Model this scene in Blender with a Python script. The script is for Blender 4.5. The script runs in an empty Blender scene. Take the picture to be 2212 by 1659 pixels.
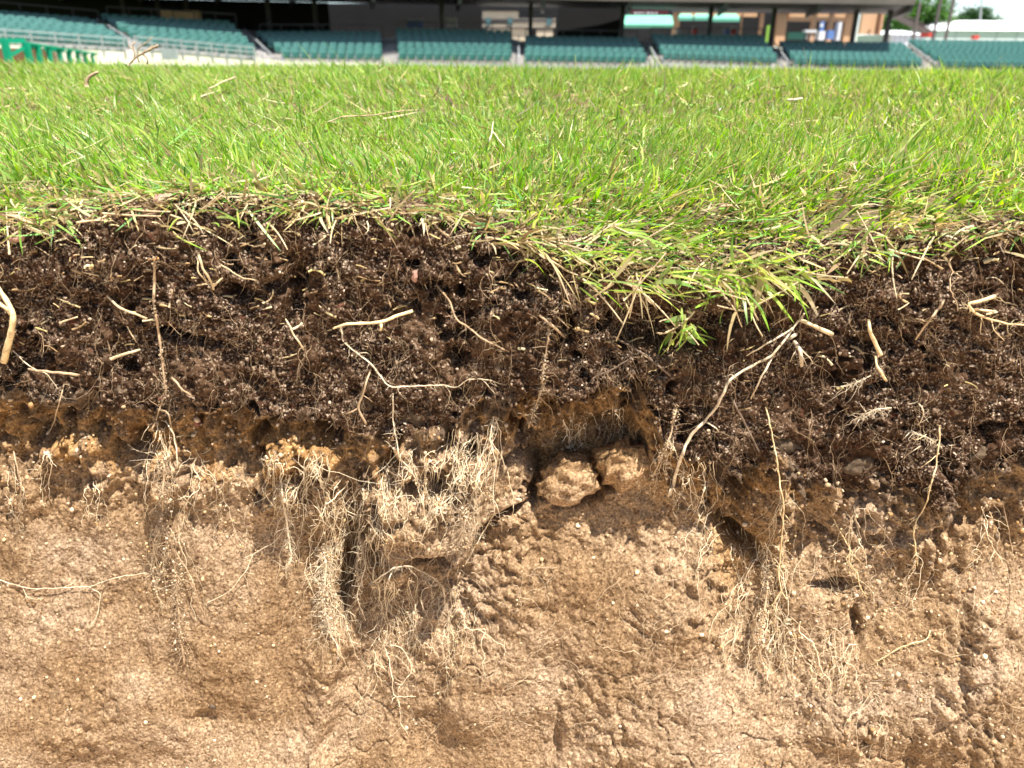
import bpy, math, random
import numpy as np
from mathutils import Matrix, Euler, Vector

RNG = np.random.default_rng(7)
random.seed(7)
S = bpy.context.scene
COL = S.collection

# ------------------------------------------------------------------ camera, sky, sun, exposure
HC = 0.0835                    # camera height above the lawn soil
PITCH = math.radians(23.6)
ROLL = math.radians(0.38)
F = 1671.0                    # focal length in pixels of a 2212 x 1659 picture
DF = 0.45                     # distance to the cut face
camd = bpy.data.cameras.new('camera')
cam = bpy.data.objects.new('camera', camd)
COL.objects.link(cam)
RM = Euler((math.pi / 2 - PITCH, 0, 0)).to_matrix() @ Matrix.Rotation(ROLL, 3, 'Z')
cam.matrix_world = Matrix.Translation((0, 0, HC)) @ RM.to_4x4()
camd.sensor_width = 36
camd.lens = F / 2212 * 36
camd.clip_start = 0.01
camd.clip_end = 2000
camd.dof.use_dof = True
camd.dof.focus_distance = 0.56
camd.dof.aperture_fstop = 10.0
S.camera = cam

SUN_EL, SUN_AZ = math.radians(67.5), math.radians(128)   # azimuth from +Y towards +X: right of the camera, nearly along the face
sdir = Vector((math.sin(SUN_AZ) * math.cos(SUN_EL), math.cos(SUN_AZ) * math.cos(SUN_EL), math.sin(SUN_EL)))
sund = bpy.data.lights.new('sun', 'SUN')
sund.energy = 5.0
sund.angle = math.radians(0.53)
sund.color = (1.0, 0.97, 0.92)
sun = bpy.data.objects.new('sun', sund)
COL.objects.link(sun)
sun.rotation_euler = sdir.to_track_quat('Z', 'Y').to_euler()

W = bpy.data.worlds.new('World')
S.world = W
W.use_nodes = True
wn, wl = W.node_tree.nodes, W.node_tree.links
bg = wn['Background']
bg.inputs['Strength'].default_value = 0.075
sky = wn.new('ShaderNodeTexSky')
sky.sky_type = 'NISHITA'
sky.sun_disc = False
sky.air_density = 0.8
sky.dust_density = 0.2
sky.ozone_density = 2.0
sky.sun_elevation = SUN_EL
sky.sun_rotation = SUN_AZ
wtc = wn.new('ShaderNodeTexCoord')
wno = wn.new('ShaderNodeTexNoise')
wno.inputs['Scale'].default_value = 5.0
wno.inputs['Detail'].default_value = 7
wno.inputs['Roughness'].default_value = 0.55
wra = wn.new('ShaderNodeValToRGB')
wra.color_ramp.elements[0].position = 0.47
wra.color_ramp.elements[1].position = 0.64
wmx = wn.new('ShaderNodeMix')
wmx.data_type = 'RGBA'
wl.new(wtc.outputs['Generated'], wno.inputs['Vector'])
wl.new(wno.outputs['Fac'], wra.inputs['Fac'])
wl.new(wra.outputs['Color'], wmx.inputs[0])
wl.new(sky.outputs['Color'], wmx.inputs[6])
wmx.inputs[7].default_value = (3.6, 3.7, 3.9, 1)
wl.new(wmx.outputs[2], bg.inputs['Color'])

vs = S.view_settings
vs.view_transform = 'Standard'
vs.look = 'None'
vs.gamma = 1
vs.use_curve_mapping = False
vs.exposure = 1.65
S.cycles.use_denoising = True
S.cycles.max_bounces = 6
S.cycles.transparent_max_bounces = 4
S.cycles.sample_clamp_indirect = 4.0

# ------------------------------------------------------------------ helpers
RN = np.array(RM)
CN = np.array([0, 0, HC])


def rays(px, py):
    d = np.stack([(np.asarray(px, float) - 1106) / F, -(np.asarray(py, float) - 829.5) / F, -np.ones(np.shape(px))], -1)
    return d @ RN.T


def at_y(px, py, Y):
    d = rays(px, py)
    return CN + d * (np.asarray(Y) / d[..., 1])[..., None]


def at25(px, py, Y):
    """a point of the far stands, from a pixel of the 2500 px picture and its distance"""
    return at_y(np.asarray(px, float) * 0.8848, np.asarray(py, float) * 0.8848, np.asarray(Y, float))


def project(p):
    q = (p - CN) @ RN
    return 1106 + F * q[..., 0] / -q[..., 2], 829.5 - F * q[..., 1] / -q[..., 2]


def sst(a, b, x):
    t = np.clip((x - a) / (b - a), 0, 1)
    return t * t * (3 - 2 * t)


PERM = np.random.default_rng(3).permutation(4096)
_ga = np.random.default_rng(4).uniform(0, 2 * math.pi, 4096)
GX, GY = np.cos(_ga), np.sin(_ga)
RV = np.random.default_rng(5).uniform(0, 1, (4096, 2))


def _h(i, j, s):
    return PERM[(PERM[(i + 131 * s) & 4095] + j) & 4095]


def perlin(x, y, s=0):
    xi, yi = np.floor(x).astype(int), np.floor(y).astype(int)
    xf, yf = x - xi, y - yi
    u, v = xf * xf * xf * (xf * (xf * 6 - 15) + 10), yf * yf * yf * (yf * (yf * 6 - 15) + 10)

    def g(a, b):
        k = _h(xi + a, yi + b, s)
        return GX[k] * (xf - a) + GY[k] * (yf - b)
    return ((g(0, 0) * (1 - u) + g(1, 0) * u) * (1 - v) + (g(0, 1) * (1 - u) + g(1, 1) * u) * v) * 1.4


def fbm(x, y, o, s=0, rough=0.5):
    r, a = 0, 1.0
    for k in range(o):
        r = r + a * perlin(x, y, s + k)
        x, y, a = x * 2.03 + 11.3, y * 2.03 + 5.7, a * rough
    return r


def worley(x, y, s=0):
    xi, yi = np.floor(x).astype(int), np.floor(y).astype(int)
    best = np.full(np.shape(x), 9.0)
    for a in (-1, 0, 1):
        for b in (-1, 0, 1):
            k = _h(xi + a, yi + b, s)
            d = (xi + a + RV[k, 0] - x) ** 2 + (yi + b + RV[k, 1] - y) ** 2
            best = np.minimum(best, d)
    return np.sqrt(best)


def mesh(name, V, tris=None, quads=None, cols=None, smooth=True):
    """one mesh from arrays of vertices, triangles and quads"""
    me = bpy.data.meshes.new(name)
    V = np.asarray(V, np.float32).reshape(-1, 3)
    tris = np.zeros((0, 3), np.int32) if tris is None else np.asarray(tris, np.int32).reshape(-1, 3)
    quads = np.zeros((0, 4), np.int32) if quads is None else np.asarray(quads, np.int32).reshape(-1, 4)
    nt, nq = len(tris), len(quads)
    me.vertices.add(len(V))
    me.vertices.foreach_set('co', V.ravel())
    me.loops.add(nt * 3 + nq * 4)
    me.loops.foreach_set('vertex_index', np.concatenate([tris.ravel(), quads.ravel()]).astype(np.int32))
    me.polygons.add(nt + nq)
    me.polygons.foreach_set('loop_start', np.concatenate([np.arange(nt) * 3, nt * 3 + np.arange(nq) * 4]).astype(np.int32))
    me.polygons.foreach_set('use_smooth', np.full(nt + nq, smooth))
    if cols is not None:
        a = me.attributes.new('col', 'FLOAT_COLOR', 'POINT')
        c = np.ones((len(V), 4), np.float32)
        c[:, :3] = cols
        a.data.foreach_set('color', c.ravel())
    me.update(calc_edges=True)
    return me


def link(name, me, mat, parent=None):
    o = bpy.data.objects.new(name, me)
    COL.objects.link(o)
    if me is not None and mat is not None and not me.materials:
        me.materials.append(mat)
    if parent is not None:
        o.parent = parent
    return o


def tag(o, label=None, cat=None, group=None, kind=None):
    for k, v in (('label', label), ('category', cat), ('group', group), ('kind', kind)):
        if v:
            o[k] = v
    return o


def thing(name, label, cat, loc=(0, 0, 0), group=None):
    o = bpy.data.objects.new(name, None)
    o.location = loc
    o.empty_display_size = 0.05
    COL.objects.link(o)
    return tag(o, label, cat, group)


def nrm(a):
    return a / (np.linalg.norm(a, axis=-1, keepdims=True) + 1e-9)


def icos():
    p = (1 + 5 ** .5) / 2
    v = np.array([(-1, p, 0), (1, p, 0), (-1, -p, 0), (1, -p, 0), (0, -1, p), (0, 1, p), (0, -1, -p), (0, 1, -p), (p, 0, -1), (p, 0, 1), (-p, 0, -1), (-p, 0, 1)], float)
    f = np.array([(0, 11, 5), (0, 5, 1), (0, 1, 7), (0, 7, 10), (0, 10, 11), (1, 5, 9), (5, 11, 4), (11, 10, 2), (10, 7, 6), (7, 1, 8), (3, 9, 4), (3, 4, 2), (3, 2, 6), (3, 6, 8), (3, 8, 9), (4, 9, 5), (2, 4, 11), (6, 2, 10), (8, 6, 7), (9, 8, 1)])
    return v / np.linalg.norm(v[0]), f


IV, IF = icos()


class MB:
    """collects boxes and prisms in world coordinates"""
    def __init__(self):
        self.v, self.q, self.t = [], [], []

    def hexa(self, P):
        b = len(self.v)
        self.v += [tuple(p) for p in P]
        for f in ((0, 3, 2, 1), (4, 5, 6, 7), (0, 1, 5, 4), (1, 2, 6, 5), (2, 3, 7, 6), (3, 0, 4, 7)):
            self.q.append([b + i for i in f])
        return self

    def box(self, a, c):
        (x0, y0, z0), (x1, y1, z1) = a, c
        return self.hexa([(x0, y0, z0), (x1, y0, z0), (x1, y1, z0), (x0, y1, z0), (x0, y0, z1), (x1, y0, z1), (x1, y1, z1), (x0, y1, z1)])

    def bar(self, a, b, w, h=None):
        a, b = Vector(a), Vector(b)
        h = h or w
        d = (b - a).normalized()
        up = Vector((0, 0, 1)) if abs(d.z) < 0.9 else Vector((0, 1, 0))
        s = d.cross(up).normalized() * w / 2
        u = s.normalized().cross(d) * h / 2
        return self.hexa([a - s - u, a + s - u, a + s + u, a - s + u, b - s - u, b + s - u, b + s + u, b - s + u])

    def quad(self, P):
        b = len(self.v)
        self.v += [tuple(p) for p in P]
        self.q.append([b, b + 1, b + 2, b + 3])
        return self

    def build(self, name, mat, parent=None):
        V = np.array(self.v, float)
        if parent is not None:
            V = V - np.array(parent.location)
        return link(name, mesh(name, V, None, self.q, smooth=False), mat, parent)


# ------------------------------------------------------------------ materials
def new_mat(name, rough=0.8, spec=0.3):
    m = bpy.data.materials.new(name)
    m.use_nodes = True
    n, l = m.node_tree.nodes, m.node_tree.links
    p = n['Principled BSDF']
    p.inputs['Roughness'].default_value = rough
    p.inputs['Specular IOR Level'].default_value = spec
    return m, n, l, p


def ramp(n, stops):
    r = n.new('ShaderNodeValToRGB')
    e = r.color_ramp.elements
    while len(e) < len(stops):
        e.new(0.5)
    for k, (p, c) in enumerate(stops):
        e[k].position = p
        e[k].color = (*c, 1)
    return r


def noise(n, l, scale, detail=4, rough=0.55, vec=None):
    t = n.new('ShaderNodeTexNoise')
    t.inputs['Scale'].default_value = scale
    t.inputs['Detail'].default_value = detail
    t.inputs['Roughness'].default_value = rough
    if vec:
        l.new(vec, t.inputs['Vector'])
    return t


def mixc(n, l, fac, a, b, mode='MIX'):
    m = n.new('ShaderNodeMix')
    m.data_type = 'RGBA'
    m.blend_type = mode
    for k, x in ((0, fac), (6, a), (7, b)):
        if hasattr(x, 'links'):
            l.new(x, m.inputs[k])
        elif k == 0:
            m.inputs[0].default_value = x
        else:
            m.inputs[k].default_value = (*x, 1)
    return m.outputs[2]


def bump(n, l, p, h, strength, dist):
    b = n.new('ShaderNodeBump')
    b.inputs['Strength'].default_value = strength
    b.inputs['Distance'].default_value = dist
    l.new(h, b.inputs['Height'])
    l.new(b.outputs['Normal'], p.inputs['Normal'])
    return b


def plain(name, c, rough=0.6, var=0.18, scale=3.0, spec=0.3, metal=0.0):
    m, n, l, p = new_mat(name, rough, spec)
    tc = n.new('ShaderNodeTexCoord')
    t = noise(n, l, scale, 5, 0.6, tc.outputs['Object'])
    r = ramp(n, [(0.3, tuple(x * (1 - var) for x in c)), (0.7, tuple(min(1, x * (1 + var)) for x in c))])
    l.new(t.outputs['Fac'], r.inputs['Fac'])
    l.new(r.outputs['Color'], p.inputs['Base Color'])
    p.inputs['Metallic'].default_value = metal
    return m


def mat_topsoil():
    m, n, l, p = new_mat('topsoil', 0.97, 0.06)
    tc = n.new('ShaderNodeTexCoord').outputs['Object']
    big = noise(n, l, 26, 4, 0.6, tc)
    rb = ramp(n, [(0.3, (0.020, 0.009, 0.0045)), (0.52, (0.055, 0.028, 0.014)), (0.72, (0.115, 0.066, 0.036))])
    l.new(big.outputs['Fac'], rb.inputs['Fac'])
    vo = n.new('ShaderNodeTexVoronoi')
    vo.inputs['Scale'].default_value = 900
    l.new(tc, vo.inputs['Vector'])
    sep = n.new('ShaderNodeSeparateColor')
    l.new(vo.outputs['Color'], sep.inputs[0])
    gr = ramp(n, [(0.0, (0.013, 0.006, 0.0035)), (0.42, (0.036, 0.019, 0.011)), (0.70, (0.105, 0.066, 0.040)), (0.88, (0.27, 0.19, 0.125)), (0.98, (0.55, 0.43, 0.31))])
    l.new(sep.outputs[0], gr.inputs['Fac'])
    pat = noise(n, l, 34, 6, 0.7, tc)
    rp = ramp(n, [(0.40, (0.08,) * 3), (0.60, (0.80,) * 3)])
    l.new(pat.outputs['Fac'], rp.inputs['Fac'])
    c = mixc(n, l, rp.outputs['Color'], rb.outputs['Color'], gr.outputs['Color'])
    red = noise(n, l, 130, 2, 0.5, tc)
    rr = ramp(n, [(0.66, (0,) * 3), (0.72, (0.6,) * 3)])
    l.new(red.outputs['Fac'], rr.inputs['Fac'])
    c = mixc(n, l, rr.outputs['Color'], c, (0.085, 0.030, 0.017))
    l.new(c, p.inputs['Base Color'])
    fine = noise(n, l, 700, 4, 0.7, tc)
    bump(n, l, p, fine.outputs['Fac'], 0.9, 0.0016)
    return m


def mat_subsoil():
    m, n, l, p = new_mat('subsoil', 0.95, 0.15)
    tc = n.new('ShaderNodeTexCoord').outputs['Object']
    att = n.new('ShaderNodeAttribute')
    att.attribute_name = 'col'          # r: ochre band below the topsoil, g: humus stain
    sp = n.new('ShaderNodeSeparateColor')
    l.new(att.outputs['Color'], sp.inputs[0])
    big = noise(n, l, 11, 5, 0.6, tc)
    rb = ramp(n, [(0.30, (0.185, 0.112, 0.054)), (0.46, (0.255, 0.167, 0.091)), (0.60, (0.315, 0.222, 0.138)), (0.72, (0.36, 0.268, 0.185)), (0.85, (0.31, 0.235, 0.168))])
    l.new(big.outputs['Fac'], rb.inputs['Fac'])
    och = noise(n, l, 60, 4, 0.6, tc)
    ro = ramp(n, [(0.3, (0.21, 0.105, 0.032)), (0.7, (0.40, 0.235, 0.090))])
    l.new(och.outputs['Fac'], ro.inputs['Fac'])
    c = mixc(n, l, sp.outputs[0], rb.outputs['Color'], ro.outputs['Color'])
    c = mixc(n, l, sp.outputs[1], c, (0.095, 0.07, 0.052))
    s1 = noise(n, l, 520, 3, 0.65, tc)
    r1 = ramp(n, [(0.30, (0.22, 0.17, 0.14)), (0.44, (0.80, 0.76, 0.72)), (0.58, (1.1, 1.1, 1.1)), (0.70, (1.55, 1.58, 1.6))])
    l.new(s1.outputs['Fac'], r1.inputs['Fac'])
    c = mixc(n, l, 1.0, c, r1.outputs['Color'], 'MULTIPLY')
    s2 = noise(n, l, 150, 5, 0.7, tc)
    r2 = ramp(n, [(0.30, (0.50, 0.42, 0.36)), (0.44, (0.92, 0.90, 0.88)), (0.58, (1.06, 1.06, 1.05)), (0.72, (1.3, 1.3, 1.3))])
    l.new(s2.outputs['Fac'], r2.inputs['Fac'])
    c = mixc(n, l, 0.85, c, r2.outputs['Color'], 'MULTIPLY')
    vo = n.new('ShaderNodeTexVoronoi')
    vo.inputs['Scale'].default_value = 760
    l.new(tc, vo.inputs['Vector'])
    sv = n.new('ShaderNodeSeparateColor')
    l.new(vo.outputs['Color'], sv.inputs[0])
    rv = ramp(n, [(0.0, (0.50, 0.44, 0.38)), (0.22, (0.85, 0.83, 0.80)), (0.75, (1.05, 1.05, 1.05)), (0.95, (1.4, 1.42, 1.45))])
    l.new(sv.outputs[0], rv.inputs['Fac'])
    c = mixc(n, l, 0.8, c, rv.outputs['Color'], 'MULTIPLY')
    l.new(c, p.inputs['Base Color'])
    fine = noise(n, l, 480, 5, 0.75, tc)
    bump(n, l, p, fine.outputs['Fac'], 0.9, 0.0018)
    return m


def mat_blade(name, transl=0.5, rough=0.36):
    m, n, l, p = new_mat(name, rough, 0.32)
    a = n.new('ShaderNodeAttribute')
    a.attribute_name = 'col'
    l.new(a.outputs['Color'], p.inputs['Base Color'])
    t = n.new('ShaderNodeBsdfTranslucent')
    hs = n.new('ShaderNodeHueSaturation')
    hs.inputs['Saturation'].default_value = 1.15
    hs.inputs['Value'].default_value = 1.5
    l.new(a.outputs['Color'], hs.inputs['Color'])
    l.new(hs.outputs['Color'], t.inputs['Color'])
    x = n.new('ShaderNodeMixShader')
    x.inputs[0].default_value = transl
    l.new(p.outputs[0], x.inputs[1])
    l.new(t.outputs[0], x.inputs[2])
    l.new(x.outputs[0], n['Material Output'].inputs['Surface'])
    return m


def mat_attr(name, rough=0.85):
    m, n, l, p = new_mat(name, rough, 0.05)
    a = n.new('ShaderNodeAttribute')
    a.attribute_name = 'col'
    l.new(a.outputs['Color'], p.inputs['Base Color'])
    return m


def mat_fibre(name, c, var=0.35, scale=90, rough=0.7):
    m, n, l, p = new_mat(name, rough, 0.3)
    tc = n.new('ShaderNodeTexCoord').outputs['Object']
    t = noise(n, l, scale, 5, 0.65, tc)
    r = ramp(n, [(0.32, tuple(x * (1 - var) * f for x, f in zip(c, (1, .88, .75)))), (0.55, c), (0.75, tuple(min(.95, x * 1.2) for x in c))])
    l.new(t.outputs['Fac'], r.inputs['Fac'])
    l.new(r.outputs['Color'], p.inputs['Base Color'])
    dt = noise(n, l, 240, 5, 0.7, tc)
    rd = ramp(n, [(0.50, (0,) * 3), (0.66, (0.75,) * 3)])
    l.new(dt.outputs['Fac'], rd.inputs['Fac'])
    l.new(mixc(n, l, rd.outputs['Color'], r.outputs['Color'], tuple(.35 * x for x in c)), p.inputs['Base Color'])
    f = noise(n, l, 900, 3, 0.6, tc)
    bump(n, l, p, f.outputs['Fac'], 0.5, 0.0006)
    return m


def mat_lawn():
    m, n, l, p = new_mat('lawn', 0.9, 0.2)
    tc = n.new('ShaderNodeTexCoord').outputs['Object']
    near = noise(n, l, 150, 5, 0.65, tc)
    rn = ramp(n, [(0.3, (0.028, 0.018, 0.010)), (0.5, (0.085, 0.06, 0.03)), (0.7, (0.19, 0.14, 0.07))])
    l.new(near.outputs['Fac'], rn.inputs['Fac'])
    far = noise(n, l, 3.0, 6, 0.6, tc)
    rf = ramp(n, [(0.3, (0.075, 0.13, 0.022)), (0.7, (0.13, 0.19, 0.04))])
    l.new(far.outputs['Fac'], rf.inputs['Fac'])
    sx = n.new('ShaderNodeSeparateXYZ')
    l.new(tc, sx.inputs[0])
    mr = n.new('ShaderNodeMapRange')
    mr.inputs[1].default_value = 1.6
    mr.inputs[2].default_value = 5.0
    l.new(sx.outputs['Y'], mr.inputs[0])
    l.new(mixc(n, l, mr.outputs[0], rn.outputs['Color'], rf.outputs['Color']), p.inputs['Base Color'])
    return m


M = dict(
    topsoil=mat_topsoil(), subsoil=mat_subsoil(), lawn=mat_lawn(), grass=mat_blade('grass_blade'),
    thatch=mat_blade('dry_thatch', 0.2, 0.6), crumb=mat_attr('soil_crumb'), hair=mat_attr('fine_root'),
    cream=mat_fibre('cream_rhizome', (0.66, 0.50, 0.27)), white=mat_fibre('pale_root', (0.58, 0.47, 0.32)),
    tan=mat_fibre('tan_root', (0.40, 0.28, 0.165)), brown=mat_fibre('brown_twig', (0.14, 0.095, 0.062)),
    straw=mat_fibre('straw', (0.52, 0.40, 0.235)), orange=mat_fibre('orange_straw', (0.50, 0.27, 0.10)),
    clay=plain('grey_clay', (0.078, 0.054, 0.034), 0.98, 0.55, 300, 0.05), redstone=plain('red_pebble', (0.17, 0.06, 0.04), 0.7, 0.3, 90),
    pink=plain('pink_chip', (0.26, 0.14, 0.10), 0.8, 0.2, 60), charcoal=plain('black_soil', (0.018, 0.012, 0.009), 0.9, 0.5, 150),
    floor=plain('trench_sand', (0.56, 0.44, 0.31), 0.95, 0.25, 6),
    seat=plain('teal_plastic', (0.020, 0.082, 0.062), 0.3, 0.15, 9, 0.5), seatrim=plain('teal_edge_highlight', (0.075, 0.20, 0.175), 0.4, 0.2, 9, 0.5), seatfoot=plain('grey_metal', (0.30, 0.34, 0.36), 0.5, 0.15, 5),  # seatrim: lighter teal paints a highlight along the seat tops
    concrete=plain('concrete', (0.33, 0.31, 0.29), 0.85, 0.2, 0.6), wall=plain('cream_wall', (0.62, 0.55, 0.46), 0.8, 0.12, 0.3),
    clayground=plain('warning_track', (0.33, 0.23, 0.16), 0.95, 0.15, 0.4), dark=plain('shade_black', (0.006, 0.0055, 0.006), 0.7, 0.3, 0.5),  # dark: near black, the shade under the stand roof put into the colour
    roof=plain('brown_steel', (0.10, 0.08, 0.07), 0.6, 0.2, 0.5), post=plain('steel_post', (0.05, 0.045, 0.045), 0.5, 0.2, 1),
    peach=plain('peach_wall', (0.50, 0.30, 0.17), 0.85, 0.1, 0.3), mint=plain('mint_canvas', (0.13, 0.38, 0.27), 0.8, 0.1, 1),
    green=plain('green_paint', (0.0, 0.21, 0.115), 0.45, 0.12, 1), lime=plain('lime_door', (0.19, 0.36, 0.05), 0.6, 0.1, 1),
    wood=plain('tan_board', (0.55, 0.36, 0.19), 0.8, 0.12, 1), cream2=plain('cream_panel', (0.46, 0.38, 0.27), 0.8, 0.08, 1),
    glass=plain('dark_glass', (0.05, 0.10, 0.11), 0.2, 0.2, 1, 0.6), white2=plain('white_canvas', (0.62, 0.62, 0.63), 0.8, 0.05, 0.5),
    blue=plain('blue_banner', (0.10, 0.19, 0.42), 0.6, 0.3, 2), red=plain('red_paint', (0.55, 0.06, 0.04), 0.6, 0.1, 2),
    maroon=plain('maroon_sign', (0.07, 0.012, 0.016), 0.6, 0.1, 2), leaf=mat_blade('tree_leaf', 0.3, 0.5), bark=plain('bark', (0.09, 0.06, 0.04), 0.9, 0.3, 4),
    dirtbrown=plain('dugout_earth', (0.16, 0.075, 0.04), 0.9, 0.3, 1), rail=plain('galvanised_rail', (0.27, 0.28, 0.28), 0.5, 0.15, 2),
)


# ------------------------------------------------------------------ the cut bank as a relief
E_PTS = np.array([(-600, 484), (0, 472), (180, 448), (400, 414), (600, 426), (850, 444), (1000, 468), (1090, 492), (1200, 520), (1320, 548),
                  (1440, 572), (1530, 566), (1640, 546), (1780, 530), (1900, 514), (2050, 494), (2212, 484), (2800, 478)], float)
B_PTS = np.array([(-600, 860), (0, 850), (150, 865), (300, 872), (480, 880), (600, 900), (700, 905), (800, 935), (900, 930), (980, 905), (1060, 880), (1150, 868),
                  (1260, 862), (1320, 836), (1370, 840), (1405, 880), (1430, 935), (1470, 975), (1520, 985), (1580, 1010), (1680, 985), (1780, 1030), (1880, 1040), (1960, 1050),
                  (2005, 1085), (2050, 1080), (2085, 1030), (2140, 1005), (2212, 1000), (2800, 990)], float)
C_PTS = np.array([(-600, 2500), (560, 1900), (690, 1560), (745, 1400), (790, 1290), (900, 1235), (960, 1220), (1035, 1150), (1100, 1125), (1200, 1118), (1330, 1078), (1420, 1050),
                  (1500, 1080), (1570, 1170), (1660, 1235), (1740, 1200), (2212, 1120), (2800, 1100)], float)
# px, py, rx, ry, turn in degrees, depth in metres (minus stands out)
BLOBS = [(1062, 1146, 56, 9, -32, .028), (1000, 1190, 44, 9, -24, .026), (1110, 1122, 34, 9, -20, .022), (1330, 960, 40, 50, 0, .012), (1190, 930, 60, 34, 0, -.010), (1300, 905, 60, 26, 10, -.008), (905, 1226, 30, 16, 0, .03), (955, 1205, 46, 10, -6, .018), (1158, 1085, 10, 28, 14, .022), (1275, 1098, 70, 10, -16, .022),
         (1605, 1180, 50, 16, 35, .03), (1618, 1065, 26, 42, 10, .03), (1802, 1268, 36, 13, 0, .018), (1842, 1340, 10, 30, 5, .014), (1790, 1165, 30, 8, 20, .01),
         (636, 640, 20, 60, 8, .02), (385, 728, 70, 10, 12, .024), (520, 640, 60, 14, 5, .012), (985, 770, 26, 24, 0, .014), (985, 720, 38, 14, 0, .012),
         (66, 770, 46, 30, 0, .016), (705, 942, 36, 18, 0, .03), (555, 955, 26, 14, -20, .02), (280, 985, 22, 40, 0, .018), (80, 960, 40, 18, 0, .012),
         (270, 790, 20, 20, 0, .014), (1450, 735, 110, 34, -6, .02), (1380, 690, 90, 40, 0, .016), (1870, 745, 50, 12, 0, .010), (1600, 690, 60, 26, 0, .012),
         (940, 1035, 22, 34, 0, .018), (1020, 985, 22, 20, 0, .03), (850, 1000, 20, 14, 0, .015), (800, 1180, 26, 60, 0, .014), (1380, 870, 24, 40, 0, .02),
         (752, 1190, 20, 60, 10, .022), (738, 1300, 18, 60, 6, .026), (1590, 1290, 60, 110, 0, .006), (1570, 1130, 40, 40, 0, .008), (640, 1480, 40, 70, 0, .006),
         (455, 1525, 18, 14, 0, .006), (1930, 1560, 14, 60, 10, .005), (2060, 1330, 12, 70, 16, .003), (1370, 1330, 50, 6, 25, .0025), (1200, 1560, 8, 70, 5, .005),
         (350, 1000, 32, 70, 0, -.016), (345, 1060, 26, 40, 0, -.010), (600, 990, 55, 40, 0, -.022), (600, 1070, 50, 46, 0, -.014), (695, 1005, 40, 36, 0, -.02), (690, 1090, 34, 60, 0, -.012),
         (900, 1080, 90, 120, 0, -.014), (830, 1130, 60, 90, 0, -.014), (1030, 1050, 22, 110, 6, -.012), (1000, 1165, 24, 42, 18, -.022), (1690, 1090, 44, 110, 0, -.014), (1740, 1300, 70, 60, 0, -.010),
         (1950, 1110, 80, 50, 0, -.006), (2030, 1070, 26, 46, 0, -.016), (1480, 1010, 70, 60, 0, -.006), (130, 980, 60, 30, 0, -.014), (200, 1040, 40, 40, 0, -.010), (40, 1080, 50, 40, 0, -.008),
         (440, 1060, 34, 40, 0, -.010), (1250, 1250, 300, 120, 0, -.012), (1500, 1480, 260, 160, 0, -.008), (1050, 1420, 160, 130, 0, -.004), (1850, 1400, 90, 90, 0, -.006), (560, 1640, 90, 26, -8, -.012),
         (2120, 1450, 110, 130, 0, -.012), (1780, 1500, 70, 60, 0, -.010), (300, 1530, 120, 60, 0, -.006), (340, 560, 150, 60, 0, -.006), (1150, 650, 120, 60, 0, -.004), (2040, 640, 160, 70, 0, -.006)]


def zlip(x):
    p = at_y(E_PTS[:, 0], E_PTS[:, 1], DF)
    return np.interp(x, p[:, 0], p[:, 2]) + 0.004 * perlin(x * 21, x * 0 + .5, 2) + 0.002 * perlin(x * 70, x * 0 + .5, 4)


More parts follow.
